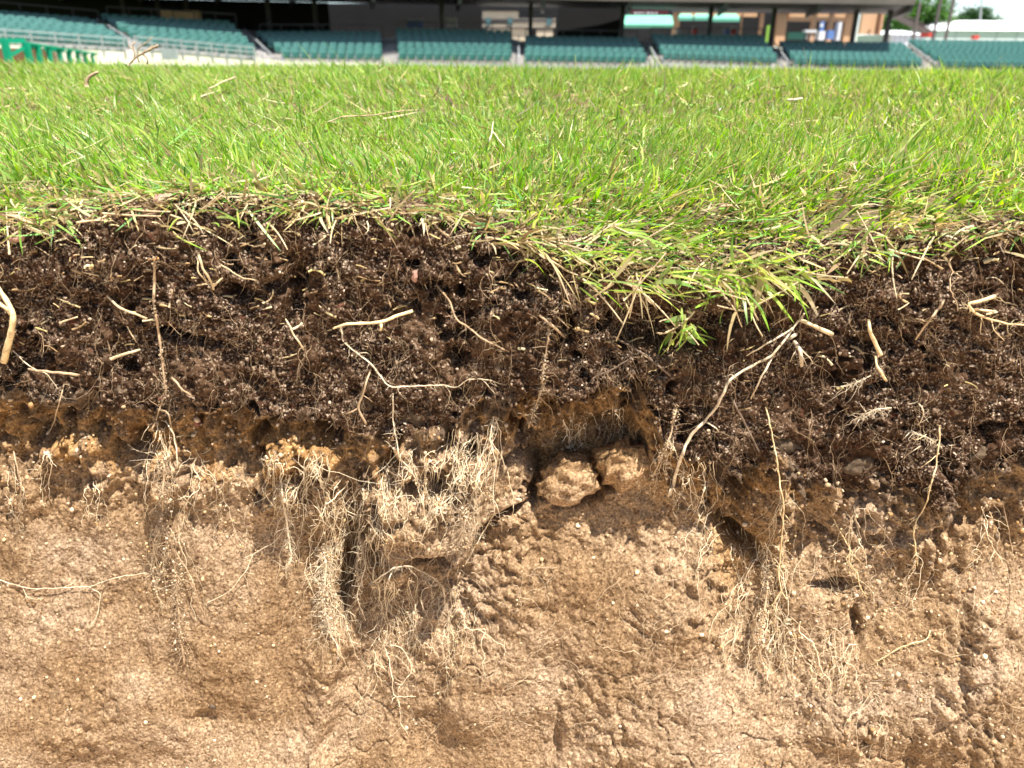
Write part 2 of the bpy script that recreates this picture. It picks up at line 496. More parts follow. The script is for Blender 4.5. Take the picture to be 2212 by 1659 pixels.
def recess(x, z, fine=True):
    """depth of the cut face behind the plane y = DF, its humus share and its ochre share"""
    px, py = project(np.stack([x, np.full_like(x, DF), z], -1))
    w1 = fbm(px / 90, py / 90, 3, 20)
    w2 = fbm(px / 26, py / 26, 3, 30)
    t = py - np.interp(px, B_PTS[:, 0], B_PTS[:, 1]) + 26 * w1 + 14 * w2 + 14 * fbm(px / 22, py / 60, 2, 35)
    R = np.interp(px, [-600, 0, 500, 800, 1000, 1060, 1110, 1390, 1440, 1600, 1750, 1850, 2800], [.009, .009, .011, .008, .006, .008, .012, .014, .009, .008, .003, .001, .001])
    dec = 1 - 0.35 * sst(60, 400, t)
    px_l = px
    st = sst(-6, 40, t)
    r = st * R * dec - .034 * sst(200, 850, t) + .003 * st
    ee = np.interp(px, E_PTS[:, 0], E_PTS[:, 1])
    r = r - 0.001 * np.clip((py - ee) / np.maximum(py - ee - t, 50), 0, 1) * (1 - st)
    cd = np.sqrt(((px - 1245) / 165) ** 2 + ((py - 985) / 128) ** 2) + .42 * w1 + .22 * w2
    cav = (1 - sst(.68, 1.02, cd)) * sst(-4, 18, t)
    r = r + 0.024 * cav
    c = py - np.interp(px, C_PTS[:, 0], C_PTS[:, 1]) + 40 * w1 * (px < 1000) + 10 * w1 + 7 * w2
    front = sst(-6, 26, c) * sst(670, 820, px + 40 * w1)
    r = r * (1 - front) + front * (np.interp(px, [1000, 1350, 1500, 1700], [.020, .020, .012, .002]) - 0.016 * sst(20, 260, c) - 0.034 * sst(100, 640, c))
    r = r + 0.003 * np.exp(-(c / 12) ** 2)
    sub = sst(-2, 3, t)
    for (cx, cy, rx, ry, a, d) in BLOBS:
        a = math.radians(a)
        dx, dy = px - cx, py - cy
        sel = (np.abs(dx) < 3 * max(rx, ry)) & (np.abs(dy) < 3 * max(rx, ry))
        if not sel.any():
            continue
        u = (dx[sel] * math.cos(a) + dy[sel] * math.sin(a)) / rx + 0.45 * w2[sel]
        v = (-dx[sel] * math.sin(a) + dy[sel] * math.cos(a)) / ry + 0.45 * w1[sel]
        r[sel] += d * np.exp(-(u * u + v * v) ** 1.4)
    X, Z = x, z
    # topsoil crumb relief and subsoil relief
    top = 0.0055 * fbm(X * 38, Z * 38, 3, 40) + 0.004 * np.abs(perlin(X * 95, Z * 95, 44)) 
    hole = sst(0.20, 0.55, fbm(X * 75, Z * 110, 2, 60))
    top = top + 0.009 * hole * sst(0.0, .35, perlin(X * 14, Z * 14, 63)) + .0025 * hole
    smooth = sst(1080, 1250, py) * (1 - sst(560, 760, px))
    rough_near = 1 - sst(50, np.interp(px, [900, 1150], [330, 230]), t)
    low = (0.0075 * fbm(X * 11, Z * 11, 2, 50) + (0.0010 + .0042 * rough_near) * (1 - 0.6 * smooth) * fbm(X * 42, Z * 34, 3, 54)
           + (0.0005 + 0.0045 * rough_near) * (1 - 0.7 * smooth) * fbm(X * 110, Z * 90, 3, 58))
    low = low + 0.010 * rough_near * (1 - smooth) * sst(.25, .6, fbm(X * 60, Z * 45, 2, 64))
    vc = 1 - np.abs(fbm(X * 55, Z * 11, 3, 77))
    low = low - 0.012 * rough_near * st * (vc - .72) * (1 - sst(1000, 1100, px) * (1 - sst(1400, 1450, px)))
    low = low - 0.006 * rough_near * (1 - smooth) * (.55 - worley(X * 75, Z * 75, 66))
    ck = np.abs(perlin(X * 17, Z * 13, 71) + 0.3 * perlin(X * 60, Z * 60, 72))
    low = low + (1 - smooth) * 0.0022 * np.exp(-(ck / 0.02) ** 2) * sst(0.0, 0.3, perlin(X * 9, Z * 9, 75))
    if fine:
        cl = sst(-.15, .35, fbm(X * 22, Z * 22, 2, 47))
        top = top + 0.0032 * cl * (worley(X * 70, Z * 80, 5) - .5) + 0.0018 * (worley(X * 330, Z * 330, 6) - .5) + 0.0018 * perlin(X * 300, Z * 300, 8) + 0.0012 * perlin(X * 520, Z * 520, 7)
        pit = (sst(.25, .6, fbm(X * 230, Z * 230, 2, 13)) * .0006 + sst(.3, .6, fbm(X * 100, Z * 90, 2, 15)) * .0010 * (1 - smooth)) * sst(-.25, .35, perlin(X * 16, Z * 16, 17))
        low = low + cav * .006 * fbm(X * 55, Z * 55, 3, 93) + pit + (0.0007 + .0022 * rough_near) * (1 - 0.5 * smooth) * (worley(X * 260, Z * 260, 9) - .5) + 0.0006 * perlin(X * 420, Z * 420, 11)
    r = r + top * (1 - sub) + low * sub
    q = np.clip(1 - (zlip(x) - z) / 0.016, 0, 1)
    r = r + 0.014 * (1 - np.sqrt(np.clip(1 - q * q, 0, 1)))
    # colour shares
    w3 = fbm(X * 45, Z * 30, 4, 80)
    band = np.interp(px, [-600, 0, 600, 900, 1000, 1100, 1420, 1600, 1800, 1900, 2800], [140, 140, 150, 50, 40, 120, 150, 110, 40, 20, 20])
    och = (1 - sst(band * 0.5, band * 1.25, t + 60 * w3)) * 0.8
    och = np.maximum(och * (1 - .4 * cav), cav * 0.55)
    och = np.maximum(och, 0.75 * np.exp(-(((px - 1600) / 60) ** 2 + ((py - 1180) / 90) ** 2)))
    hum = (1 - sst(0, 50, t + 60 * w3)) * 0.85
    hum = np.maximum(hum, 0.6 * sst(0.15, 0.5, w3) * (1 - sst(60, 230, t)) * (px < 1050))
    hum = hum * (1 - .85 * cav)
    return r, t, och, hum


xs_d = np.arange(-0.445, 0.4451, 0.0011)
g = 0.445 + np.cumsum(0.0015 * 1.105 ** np.arange(60))
g = g[g < 4.0]
XS = np.concatenate([-g[::-1], xs_d, g])
zs = np.concatenate([np.linspace(0, 0.485, 470), 0.485 + np.cumsum(0.001 * 1.11 ** np.arange(34))])
zs = zs[zs < 0.62]
nz, nx = len(zs), len(XS)
ZL = zlip(XS)
ZB = -0.62
XX = np.repeat(XS[None], nz, 0)
frac = zs / zs[-1]
ZZ = ZL[None] * (1 - frac[:, None]) + ZB * frac[:, None]
REC, TT, OCH, HUM = recess(XX, ZZ)
VF = np.stack([XX, DF + REC, ZZ], -1).reshape(-1, 3)
idx = np.arange(nz * nx).reshape(nz, nx)
Q = np.stack([idx[:-1, :-1], idx[1:, :-1], idx[1:, 1:], idx[:-1, 1:]], -1).reshape(-1, 4)
tq = TT.ravel()[Q].mean(1)


def submesh(name, V, Q, cols=None):
    used, inv = np.unique(Q.ravel(), return_inverse=True)
    return mesh(name, V[used], None, inv.reshape(-1, 4), None if cols is None else cols[used])


cc = np.stack([OCH.ravel(), HUM.ravel(), np.zeros(nz * nx)], -1)
tag(link('topsoil_bank', submesh('topsoil_bank', VF, Q[tq < 0]), M['topsoil']), 'dark crumbly topsoil layer of the cut bank under the turf', kind='structure')
tag(link('subsoil_bank', submesh('subsoil_bank', VF, Q[tq >= 0], cc), M['subsoil']), 'tan sandy subsoil below the dark layer of the cut bank', kind='structure')

# lawn soil: from the lip of the bank back to far behind the stands
YL = DF + REC[0]
LX = np.concatenate([-np.array([260, 120, 60, 30, 15, 8]), XS[::5], np.array([8, 15, 30, 60, 120, 260])])
LYL = np.interp(LX, XS, YL)
LZL = np.interp(LX, XS, ZL)
ty = np.concatenate([[0], np.cumsum(0.004 * 1.06 ** np.arange(150))])
ty = ty[ty < 400]


def lawn_z(x, y):
    zl = np.interp(x, XS, ZL)
    t = np.maximum(y - np.interp(x, XS, YL), 0)
    k = np.interp(zl, [-0.05, -0.02, 0], [0.085, 0.05, 0.035])
    n = (0.004 * perlin(x * 14, y * 14, 90) + 0.008 * perlin(x * 2.2, y * 2.2, 91)) * sst(0, .05, t) * (1 - sst(4, 9, y))
    return zl * np.exp(-t / k) + n + 0.032 * sst(.62, 1.35, y) - np.clip((y - 1.5) * .03, 0, 1.3)


LXX = np.repeat(LX[None], len(ty), 0)
LYY = LYL[None] + ty[:, None]
VL = np.stack([LXX, LYY, lawn_z(LXX, LYY)], -1).reshape(-1, 3)
li = np.arange(len(ty) * len(LX)).reshape(len(ty), len(LX))
tag(link('lawn', mesh('lawn', VL, None, np.stack([li[:-1, :-1], li[:-1, 1:], li[1:, 1:], li[1:, :-1]], -1)), M['lawn']), 'mown sports lawn running back to the stands', kind='structure')
# trench in front of the bank, with its far side behind the camera
fx = np.array([-4.0, 4.0])
tr = MB()
tr.quad([(-6, -2.2, -.615), (6, -2.2, -.615), (6, .75, -.615), (-6, .75, -.615)])
tag(tr.build('trench_floor', M['floor']), 'sandy floor of the trench', kind='structure')
tr = MB()
tr.quad([(-6, -2.6, 0), (6, -2.6, 0), (6, -2.2, -.63), (-6, -2.2, -.63)])
tr.quad([(-260, -260, 0), (260, -260, 0), (260, -2.6, 0), (-260, -2.6, 0)])
tag(tr.build('field_ground', M['clayground']), 'bare field ground beyond the trench', kind='structure')


def surf(px, py, off=0.0, fine=False):
    """points on the cut face seen at these pixels, lifted off it towards the open trench"""
    d = rays(px, py)
    Y = np.full(np.shape(px), DF)
    for _ in range(4):
        p = CN + d * (Y / d[..., 1])[..., None]
        sh = p.shape[:-1]
        r = recess(p[..., 0].ravel(), np.minimum(p[..., 2].ravel(), zlip(p[..., 0].ravel())), fine)[0].reshape(sh)
        Y = 0.35 * Y + 0.65 * (DF + r - off)
    return CN + d * (Y / d[..., 1])[..., None]


def tubes(P, R, sides=4):
    """batch of tapered tubes; P is (n, m, 3), R is (n, m)"""
    n, m = P.shape[:2]
    T = np.gradient(P, axis=1)
    T /= np.linalg.norm(T, axis=-1, keepdims=True) + 1e-9
    ref = np.zeros_like(T)
    ref[..., 1] = -1
    ref[np.abs(T[..., 1]) > 0.85] = (0, 0, 1)
    b = np.cross(T, ref)
    b /= np.linalg.norm(b, axis=-1, keepdims=True) + 1e-9
    c = np.cross(b, T)
    a = np.arange(sides) * 2 * math.pi / sides
    V = P[:, :, None] + R[:, :, None, None] * (np.cos(a)[None, None, :, None] * b[:, :, None] + np.sin(a)[None, None, :, None] * c[:, :, None])
    ix = np.arange(n * m * sides).reshape(n, m, sides)
    nx_ = np.roll(ix, -1, 2)
    Qs = np.stack([ix[:, :-1], nx_[:, :-1], nx_[:, 1:], ix[:, 1:]], -1).reshape(-1, 4)
    caps = []
    for e in (0, -1):
        for k in range(1, sides - 1):
            caps.append(np.stack([ix[:, e, 0], ix[:, e, k], ix[:, e, k + 1]], -1))
    return V.reshape(-1, 3), Qs, np.concatenate(caps)


def curve_px(pts, step=7.0, wob=1.5, seed=0):
    """smooth a pixel polyline and roughen it a little"""
    p = np.array(pts, float)
    s = np.concatenate([[0], np.cumsum(np.hypot(*np.diff(p[:, :2], axis=0).T))])
    m = max(4, int(s[-1] / step) + 1)
    u = np.linspace(0, s[-1], m)
    out = np.stack([np.interp(u, s, p[:, k]) for k in range(p.shape[1])], -1)
    for _ in range(2):
        q = out.copy()
        q[1:-1] = 0.25 * out[:-2] + 0.5 * out[1:-1] + 0.25 * out[2:]
        out = q
    tt = u / 22.0 + seed * 7.7
    out[:, 0] += wob * perlin(tt, tt * 0 + .3, 100)
    out[:, 1] += wob * perlin(tt, tt * 0 + .3, 101)
    return out


MM = 0.000295     # metres per pixel on the face, for thickness


def root_mesh(name, pts, r0, r1, off, seed, sides=6, knots=0.18, free=0.0):
    c = curve_px(pts, 6, 2.0 if r0 < 2.5 else 1.0, seed)
    u = np.linspace(0, 1, len(c))
    lift = off * (.1 + .75 * np.sin(np.clip(u, .02, .98) * math.pi) ** .6)
    P = surf(c[:, 0], c[:, 1], 0.0)
    yy = P[:, 1].copy()
    for _ in range(4):                       # stiff things bridge the hollows
        e = np.pad(yy, 2, mode='edge')
        yy = np.minimum(yy, (e[:-4] + e[1:-3] + e[2:-2] + e[3:-1] + e[4:]) / 5)
    d = rays(c[:, 0], c[:, 1])
    P = CN + d * ((yy - lift) / d[:, 1])[:, None]
    rr = (r0 + (r1 - r0) * u) * MM * (1 + knots * perlin(u * len(c) / 3 + seed, u * 0 + .2, 103))
    return tubes(P[None], rr[None], sides), P


NROOT = [0]


def make_root(name, label, cat, pts, r0, r1, mat, off=.004, branches=(), group=None, hairs=0, free=0.0, coat=.9):
    kn = .75 if name in ('sandy_root', 'hairy_root') else .22
    NROOT[0] += 1
    sd = NROOT[0]
    (V, q, t), P = root_mesh(name, pts, r0, r1, off, sd, 7, kn, free)
    base = P[0].copy()
    root = thing(name, label, cat, tuple(base), group)
    link('stem' if cat in ('stem', 'twig', 'straw') else 'main_root', mesh(name, V - base, t, q), M[mat], root)
    for k, (bp, b0, b1) in enumerate(branches):
        (V, q, t), _ = root_mesh(name, bp, b0, b1, off + .001, sd + 40 + k, 6, kn)
        link('branch', mesh('branch', V - base, t, q), M[mat], root)
    sandy = name in ('sandy_root', 'hairy_root') or mat == 'tan' and hairs > 90
    if hairs and sandy:
        n = int(hairs * (1.3 if coat > 2 else 2.2))
        k = RNG.integers(0, len(P) - 1, n)
        w = (r0 + (r1 - r0) * k / len(P)) * MM
        grow = .35 + .65 * (k / len(P))[:, None] if coat > 2 else 1.0
        pos = P[k] + RNG.normal(0, 1, (n, 3)) * (w[:, None] * coat * grow + .0006) * np.array([1, .5, 1])
        cl = perlin(k / 4.0, k * 0 + .5, 105) > -.25
        pos = pos[cl]
        n = len(pos)
        VV = IV[None] * RNG.uniform(.7, 1.3, (n, 12, 1)) * np.clip(RNG.lognormal(math.log(.00045), .45, n), 0, .0010)[:, None, None] + pos[:, None]
        TT_ = (IF[None] + (np.arange(n) * 12)[:, None, None]).reshape(-1, 3)
        cs = np.array([(.40, .28, .16), (.50, .37, .23), (.31, .20, .11), (.60, .47, .32)])[RNG.integers(0, 4, n)]
        if P[:, 2].mean() > -.115:
            cs = cs * .5
        link('sand_coating', mesh('sand_coating', VV.reshape(-1, 3) - base, TT_, None, np.repeat(cs, 12, 0)), M['crumb'], root)['kind'] = 'stuff'
    if hairs:
        n = hairs if coat > 2 or not sandy else hairs // 2
        k = RNG.integers(0, len(P) - 1, n)
        L = RNG.lognormal(math.log(.0035 if coat < 2 else .006), .5, n)
        dd = nrm(np.stack([RNG.normal(0, 1, n), -np.abs(RNG.normal(0, .4, n)), RNG.normal(-.5, .7, n)], -1))
        u = np.linspace(0, 1, 6)
        wob = np.cumsum(RNG.normal(0, .16, (n, 6, 3)), 1) * u[None, :, None]
        PP = P[k][:, None] + L[:, None, None] * (dd[:, None] * u[None, :, None] + wob)
        V, q, t = tubes(PP, RNG.uniform(.0001, .00022, (n, 1)) * np.linspace(1, .5, 6), 3)
        link('root_hairs', mesh('root_hairs', V - base, t, q), M[mat], root)['kind'] = 'stuff'
    return root


# ------------------------------------------------------------------ far stands and what is in them
def seat_mesh():
    b = MB()
    ys = [0.0, 0.035, 0.05, 0.035, 0.0]
    xs = [-.235, -.12, 0, .12, .235]
    for k in range(4):
        b.hexa([(xs[k], .22 - ys[k] * -1, .36), (xs[k + 1], .22 + ys[k + 1], .36), (xs[k + 1], .25 + ys[k + 1], .36), (xs[k], .25 + ys[k], .36),
                (xs[k], .30 + ys[k], .80), (xs[k + 1], .30 + ys[k + 1], .82), (xs[k + 1], .33 + ys[k + 1], .82), (xs[k], .33 + ys[k], .80)])
    b.hexa([(-.225, -.20, .40), (.225, -.20, .40), (.225, .24, .36), (-.225, .24, .36), (-.225, -.22, .45), (.225, -.22, .45), (.225, .24, .41), (-.225, .24, .41)])
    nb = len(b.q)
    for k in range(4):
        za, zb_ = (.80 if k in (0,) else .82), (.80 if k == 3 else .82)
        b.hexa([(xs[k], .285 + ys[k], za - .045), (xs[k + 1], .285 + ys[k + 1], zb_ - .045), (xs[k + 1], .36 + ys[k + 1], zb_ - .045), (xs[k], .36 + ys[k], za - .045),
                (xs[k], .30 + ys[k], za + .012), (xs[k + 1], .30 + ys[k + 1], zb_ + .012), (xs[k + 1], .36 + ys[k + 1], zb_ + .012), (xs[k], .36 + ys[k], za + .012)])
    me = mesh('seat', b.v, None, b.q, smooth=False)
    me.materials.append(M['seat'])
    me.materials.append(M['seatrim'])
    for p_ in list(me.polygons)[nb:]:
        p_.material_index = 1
    return me


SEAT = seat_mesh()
lg = MB()
for sx in (-.25,):
    lg.box((sx - .02, -.1, 0), (sx + .02, .25, .12)).box((sx - .02, .02, .12), (sx + .02, .2, .42)).box((sx - .025, -.18, .60), (sx + .025, .28, .64))
ARM = mesh('armrest', lg.v, None, lg.q, smooth=False)
ARM.materials.append(M['seatfoot'])

SEC = [  # back-left, back-right, front-left, front-right tops of the seats (2500 px picture), distances front and back, words
    ((-190, 10), (224, 44), (-160, 62), (318, 96), (40, 45.5), (48, 53.5), 'teal seats of the leftmost stand section behind the green railing'),
    ((246, 34), (566, 52), (344, 92), (630, 118), (46, 49), (54, 57), 'teal seat section behind the dry root sticking out of the turf'),
    ((626, 77), (930, 76), (690, 124), (934, 129), (50, 52), (58, 60), 'teal seat section third from the left, beside the tan hanging box'),
    ((966, 70), (1248, 74), (974, 128), (1250, 132), (52, 53), (60, 61), 'teal seat section with straight aisles in front of the cream kiosk'),
    ((1284, 88), (1560, 92), (1284, 132), (1584, 137), (53, 54), (61, 62), 'teal seat section just right of the cream kiosk'),
    ((1594, 84), (1868, 86), (1624, 128), (1905, 138), (54, 55.5), (62, 63.5), 'teal seat section below the mint green awnings'),
    ((1908, 101), (2212, 104), (1946, 141), (2262, 146), (55.5, 57), (63.5, 65), 'teal seat section half in shadow below the peach wall'),
    ((2226, 97), (2620, 101), (2310, 147), (2700, 152), (57, 59), (65, 67), 'teal seat section in full sun below the white tents'),
]
NROW = 9
fronts, backs = [], []
for bl, br, fl, fr, yf, yb, words in SEC:
    BLp, BRp = at25(*bl, yb[0]), at25(*br, yb[1])
    FLp, FRp = at25(*fl, yf[0]), at25(*fr, yf[1])
    for p in (BLp, BRp, FLp, FRp):
        p[2] -= 0.8
    fronts.append((FLp, FRp))
    backs.append((BLp, BRp))
    root = thing('seating_section', words, 'seats', tuple((FLp + FRp) / 2), 'teal seating sections of the stand')
    tier = MB()
    for r in range(NROW):
        u = r / (NROW - 1)
        a, b = FLp * (1 - u) + BLp * u, FRp * (1 - u) + BRp * u
        du = 1 / (NROW - 1)
        a2, b2 = a + (BLp - FLp) * du, b + (BRp - FRp) * du
        dn = np.array([0, 0, -1.0])
        back = np.array([0, .0, 0])
        lo_a, lo_b = a.copy(), b.copy()
        lo_a2, lo_b2 = a2.copy(), b2.copy()
        lo_a2[2], lo_b2[2] = a[2], b[2]
        off = np.array([0, -.35, 0])
        tier.hexa([lo_a + off + dn, lo_b + off + dn, lo_b2 + off + dn, lo_a2 + off + dn, lo_a + off, lo_b + off, lo_b2 + off, lo_a2 + off])
        w = np.linalg.norm(b - a)
        n = int(w / 0.53)
        ang = math.atan2(b[1] - a[1], b[0] - a[0])
        for k in range(n):
            p = a + (b - a) * ((k + .5 + .22 * (r % 2 - .5)) / n)
            p = p - np.array(root.location)
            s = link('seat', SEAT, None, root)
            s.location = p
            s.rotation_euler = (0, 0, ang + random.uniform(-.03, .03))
            if r < 2:
                f = link('armrest', ARM, None, root)
                f.location = p
                f.rotation_euler = (0, 0, ang)
    tier.build('concrete_tier', M['concrete'], root)
# aisles between sections
AIS = ['leftmost concrete aisle, slanting up between the first two seat sections', 'concrete aisle slanting up below the tan hanging box', 'straight grey aisle left of the section in front of the kiosk',
       'straight grey aisle climbing towards the cream kiosk', 'grey aisle left of the section below the mint awnings', 'grey aisle climbing towards the lime green door', 'rightmost concrete aisle, climbing towards the white tents']
for k in range(7):
    a, b = fronts[k][1], fronts[k + 1][0]
    a2, b2 = backs[k][1], backs[k + 1][0]
    root = thing('aisle_stairs', AIS[k], 'stairs', tuple((a + b) / 2), 'aisle stairs between the seating sections')
    for r in range(NROW):
        u, u2 = r / NROW, (r + 1) / NROW
        st = MB()
        q = [a + (a2 - a) * u, b + (b2 - b) * u, b + (b2 - b) * u2, a + (a2 - a) * u2]
        for i in (2, 3):
            q[i] = q[i].copy()
            q[i][2] = q[i - 1 if i == 2 else 0][2]
        q = [p + np.array([0, -.5, 0.02]) for p in q]
        st.hexa([p + np.array([0, 0, -.8]) for p in q] + q)
        st.build('step', M['concrete'], root)
    if k != 2:
        rl = MB()
        m0, m1 = (a + b) / 2 + [0, 0, .55], (a2 + b2) / 2 + [0, 0, .65]
        rl.bar(m0, m1, .06)
        for u in (0, .33, .66, 1):
            p = m0 + (m1 - m0) * u
            rl.bar(p - [0, 0, .8], p, .05)
        rl.build('handrail', M['rail'], root)
# field wall in front of the first row
root = thing('field_wall', 'low cream wall below the front row of teal seats', 'wall', tuple(fronts[3][0]))
fp = []
for k, (a, b) in enumerate(fronts):
    fp += [a, b]
for k in range(len(fp) - 1):
    a, b = fp[k] + [0, -.75, 0], fp[k + 1] + [0, -.75, 0]
    n = max(1, int(round(np.linalg.norm(b - a) / 4.5)))
    for i in range(n):
        p, q = a + (b - a) * (i / n), a + (b - a) * ((i + 1) / n)
        g_ = (q - p) * .004
        w = MB()
        h = .22
        w.hexa([p + g_ + [0, 0, -3], q - g_ + [0, 0, -3], q - g_ + [0, .2, -3], p + g_ + [0, .2, -3], p + g_ + [0, 0, h], q - g_ + [0, 0, h], q - g_ + [0, .2, h], p + g_ + [0, .2, h]])
        w.build('wall_panel', M['wall' if k < 5 else 'concrete'], root)  # panels further right take the greyer concrete tone
# grey screen rail along the left front rows
root = thing('front_railing', 'grey metal railing along the front of the left seat sections', 'railing', tuple(fronts[0][0]))
for (a, b) in fronts[:2]:
    rl = MB()
    off = np.array([0, -.8, 0])
    for h in (.35, .60, .85):
        rl.bar(a + off + [0, 0, h], b + off + [0, 0, h], .06)
    rl.build('rail', M['rail'], root)
    n = 9
    for i in range(n):
        p = a + (b - a) * (i / (n - 1)) + off
        MB().bar(p, p + [0, 0, .9], .07).build('post', M['rail'], root)

# grandstand: roof, posts, back wall
gs = thing('grandstand', 'dark roofed grandstand with steel posts behind the teal seats', 'grandstand', tuple(at25(1200, 60, 72)))
RF = [(-500, -75, 45), (200, -40, 50.5), (800, -18, 54.5), (1480, 0, 57), (2232, 10, 59.5)]
fr = [at25(x, y, Y) for x, y, Y in RF]
RB = [(-500, -20, 72), (200, -8, 73), (800, 6, 74), (1480, 20, 75), (2182, 33, 77)]
bk = [at25(x, y, Y) for x, y, Y in RB]
r_ = MB()
fa = MB()
for k in range(4):
    up = np.array([0, 0, .25])
    r_.hexa([fr[k], fr[k + 1], bk[k + 1], bk[k], fr[k] + up, fr[k + 1] + up, bk[k + 1] + up, bk[k] + up])
    o1 = np.array([0, -.15, 0])
    fa.hexa([fr[k] + o1 - up * .2, fr[k + 1] + o1 - up * .2, fr[k + 1] - up * .2 + [0, -.01, 0], fr[k] - up * .2 + [0, -.01, 0], fr[k] + o1 + up * 1.6, fr[k + 1] + o1 + up * 1.6, fr[k + 1] + up * 1.6 + [0, -.01, 0], fr[k] + up * 1.6 + [0, -.01, 0]])
r_.build('roof', M['roof'], gs)
fa.build('fascia', M['roof'], gs)
for k in range(14):
    u = k / 13 * 4
    i = min(3, int(u))
    w = u - i
    a, b = fr[i] * (1 - w) + fr[i + 1] * w, bk[i] * (1 - w) + bk[i + 1] * w
    MB().bar(a + [0, .3, -.25], b + [0, 0, -.25], .25, .45).build('rafter', M['post'], gs)
for x, yt, Y in ((296, -20, 62), (380, -20, 66), (450, -20, 66), (650, -16, 65), (765, -14, 68), (1077, -10, 66), (1296, -4, 67), (1522, 4, 68), (1738, 8, 69), (1893, 10, 69), (2094, 16, 71), (2177, 14, 70)):
    p = at25(x, yt, Y)
    MB().bar((p[0], Y, -3.0), tuple(p), .32).build('post', M['post'], gs)
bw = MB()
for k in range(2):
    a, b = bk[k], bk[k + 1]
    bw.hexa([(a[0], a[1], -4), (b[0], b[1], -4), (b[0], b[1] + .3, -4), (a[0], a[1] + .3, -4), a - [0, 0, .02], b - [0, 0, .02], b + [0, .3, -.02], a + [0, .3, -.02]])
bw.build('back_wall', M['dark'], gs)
for x0, x1, yy_, Yw in ((800, 1176, 8, 75.4), (1362, 1520, 8, 75.4), (1170, 1368, 4, 88), (1512, 1646, 8, 86)):  # last two are added to keep the gaps behind kiosk and awning dark
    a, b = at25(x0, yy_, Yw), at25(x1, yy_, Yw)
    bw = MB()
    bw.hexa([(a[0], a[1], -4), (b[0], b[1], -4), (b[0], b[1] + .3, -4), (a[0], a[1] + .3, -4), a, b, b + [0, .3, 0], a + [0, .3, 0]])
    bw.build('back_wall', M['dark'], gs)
cf = MB()
for k in range(7):
    pass
ca = [b_ + np.array([0, .6, .3]) for s_ in backs for b_ in s_]
for k in range(len(ca) - 1):
    p, q = ca[k], ca[k + 1]
    cf.hexa([p - [0, 0, 3], q - [0, 0, 3], q + [0, 22, -3], p + [0, 22, -3], p, q, q + [0, 22, .0], p + [0, 22, 0]])
cf.build('concourse', M['concrete'], gs)
rl = MB()
for k in range(0, 6):
    a, b = backs[k]
    rl.bar(a + [0, .9, 1.25], b + [0, .9, 1.25], .07)
    for u in np.linspace(0, 1, 7):
        p = a + (b - a) * u + [0, .9, .3]
        rl.bar(p, p + [0, 0, .95], .06)
rl.build('concourse_rail', M['post'], gs)


def px_box(name, mat, x0, y0, x1, y1, Y, depth, parent=None):
    a, b = at25(x0, y1, Y), at25(x1, y0, Y)
    return MB().box((a[0], Y, a[2]), (b[0], Y + depth, b[2])).build(name, M[mat] if isinstance(mat, str) else mat, parent)


# peach building at the right end, with openings
pb = thing('concourse_building', 'peach concourse building with dark openings under the stand roof', 'building', tuple(at25(1900, 95, 83)))
for (x0, x1) in ((1640, 1662), (1806, 1815), (1850, 1868), (1890, 1925), (1975, 1998), (2016, 2040), (2056, 2092)):
    px_box('wall', 'peach', x0, 26, x1, 112, 81, .5, pb)
px_box('lintel', 'peach', 1662, 26, 1850, 40, 81.1, .4, pb)
px_box('lintel', 'peach', 1925, 34, 2092, 52, 81.1, .35, pb)
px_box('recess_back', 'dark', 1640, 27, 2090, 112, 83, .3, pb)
px_box('side_wall', 'peach', 2098, 30, 2160, 84, 88, .5, pb)
px_box('beam', 'post', 1640, 20, 2180, 30, 80.5, .4, pb)
px_box('lime_door', 'lime', 1868, 62, 1889, 106, 80.6, .15, pb)
px_box('brown_pier', 'dirtbrown', 2140, 30, 2156, 84, 87, .6, pb)


def awning(label, x0, x1, y0, y1, Y, sk):
    root = thing('awning', label, 'awning', tuple(at25((x0 + x1) / 2, y1, Y)), 'mint canvas awnings over the concession counters')
    a, b = at25(x0 + sk, y0, Y + 1.4), at25(x1 - sk, y0, Y + 1.4)
    c, d = at25(x1, y1 - 6, Y), at25(x0, y1 - 6, Y)
    t = np.array([0, 0, .08])
    MB().hexa([d, c, b, a, d + t, c + t, b + t, a + t]).build('canvas', M['mint'], root)
    e, f = at25(x1, y1, Y - .02), at25(x0, y1, Y - .02)
    MB().hexa([f, e, e + [0, .05, 0], f + [0, .05, 0], d - [0, .03, 0], c - [0, .03, 0], c + [0, .02, 0], d + [0, .02, 0]]).build('valance', M['mint'], root)


awning('long mint awning below the dark red sign', 1523, 1644, 40, 68, 76, 4)
awning('small mint awning next to the long one, left of the steel post', 1656, 1692, 36, 50, 79, 5)
awning('small mint awning in the middle of the three short ones', 1695, 1732, 36, 50, 79, 3)
awning('wide mint awning sloping down towards the peach wall', 1740, 1806, 36, 53, 79, 8)
sg = thing('shop_sign', 'dark red sign board above the long mint awning', 'sign', tuple(at25(1585, 40, 78)))
px_box('board', 'maroon', 1540, 25, 1632, 39, 78, .15, sg)
for x0, x1 in ((1548, 1556), (1558, 1566), (1568, 1574), (1578, 1588), (1590, 1597), (1600, 1606)):
    px_box('lettering', 'white2', x0, 30, x1 - 1, 34, 77.97, .02, sg)
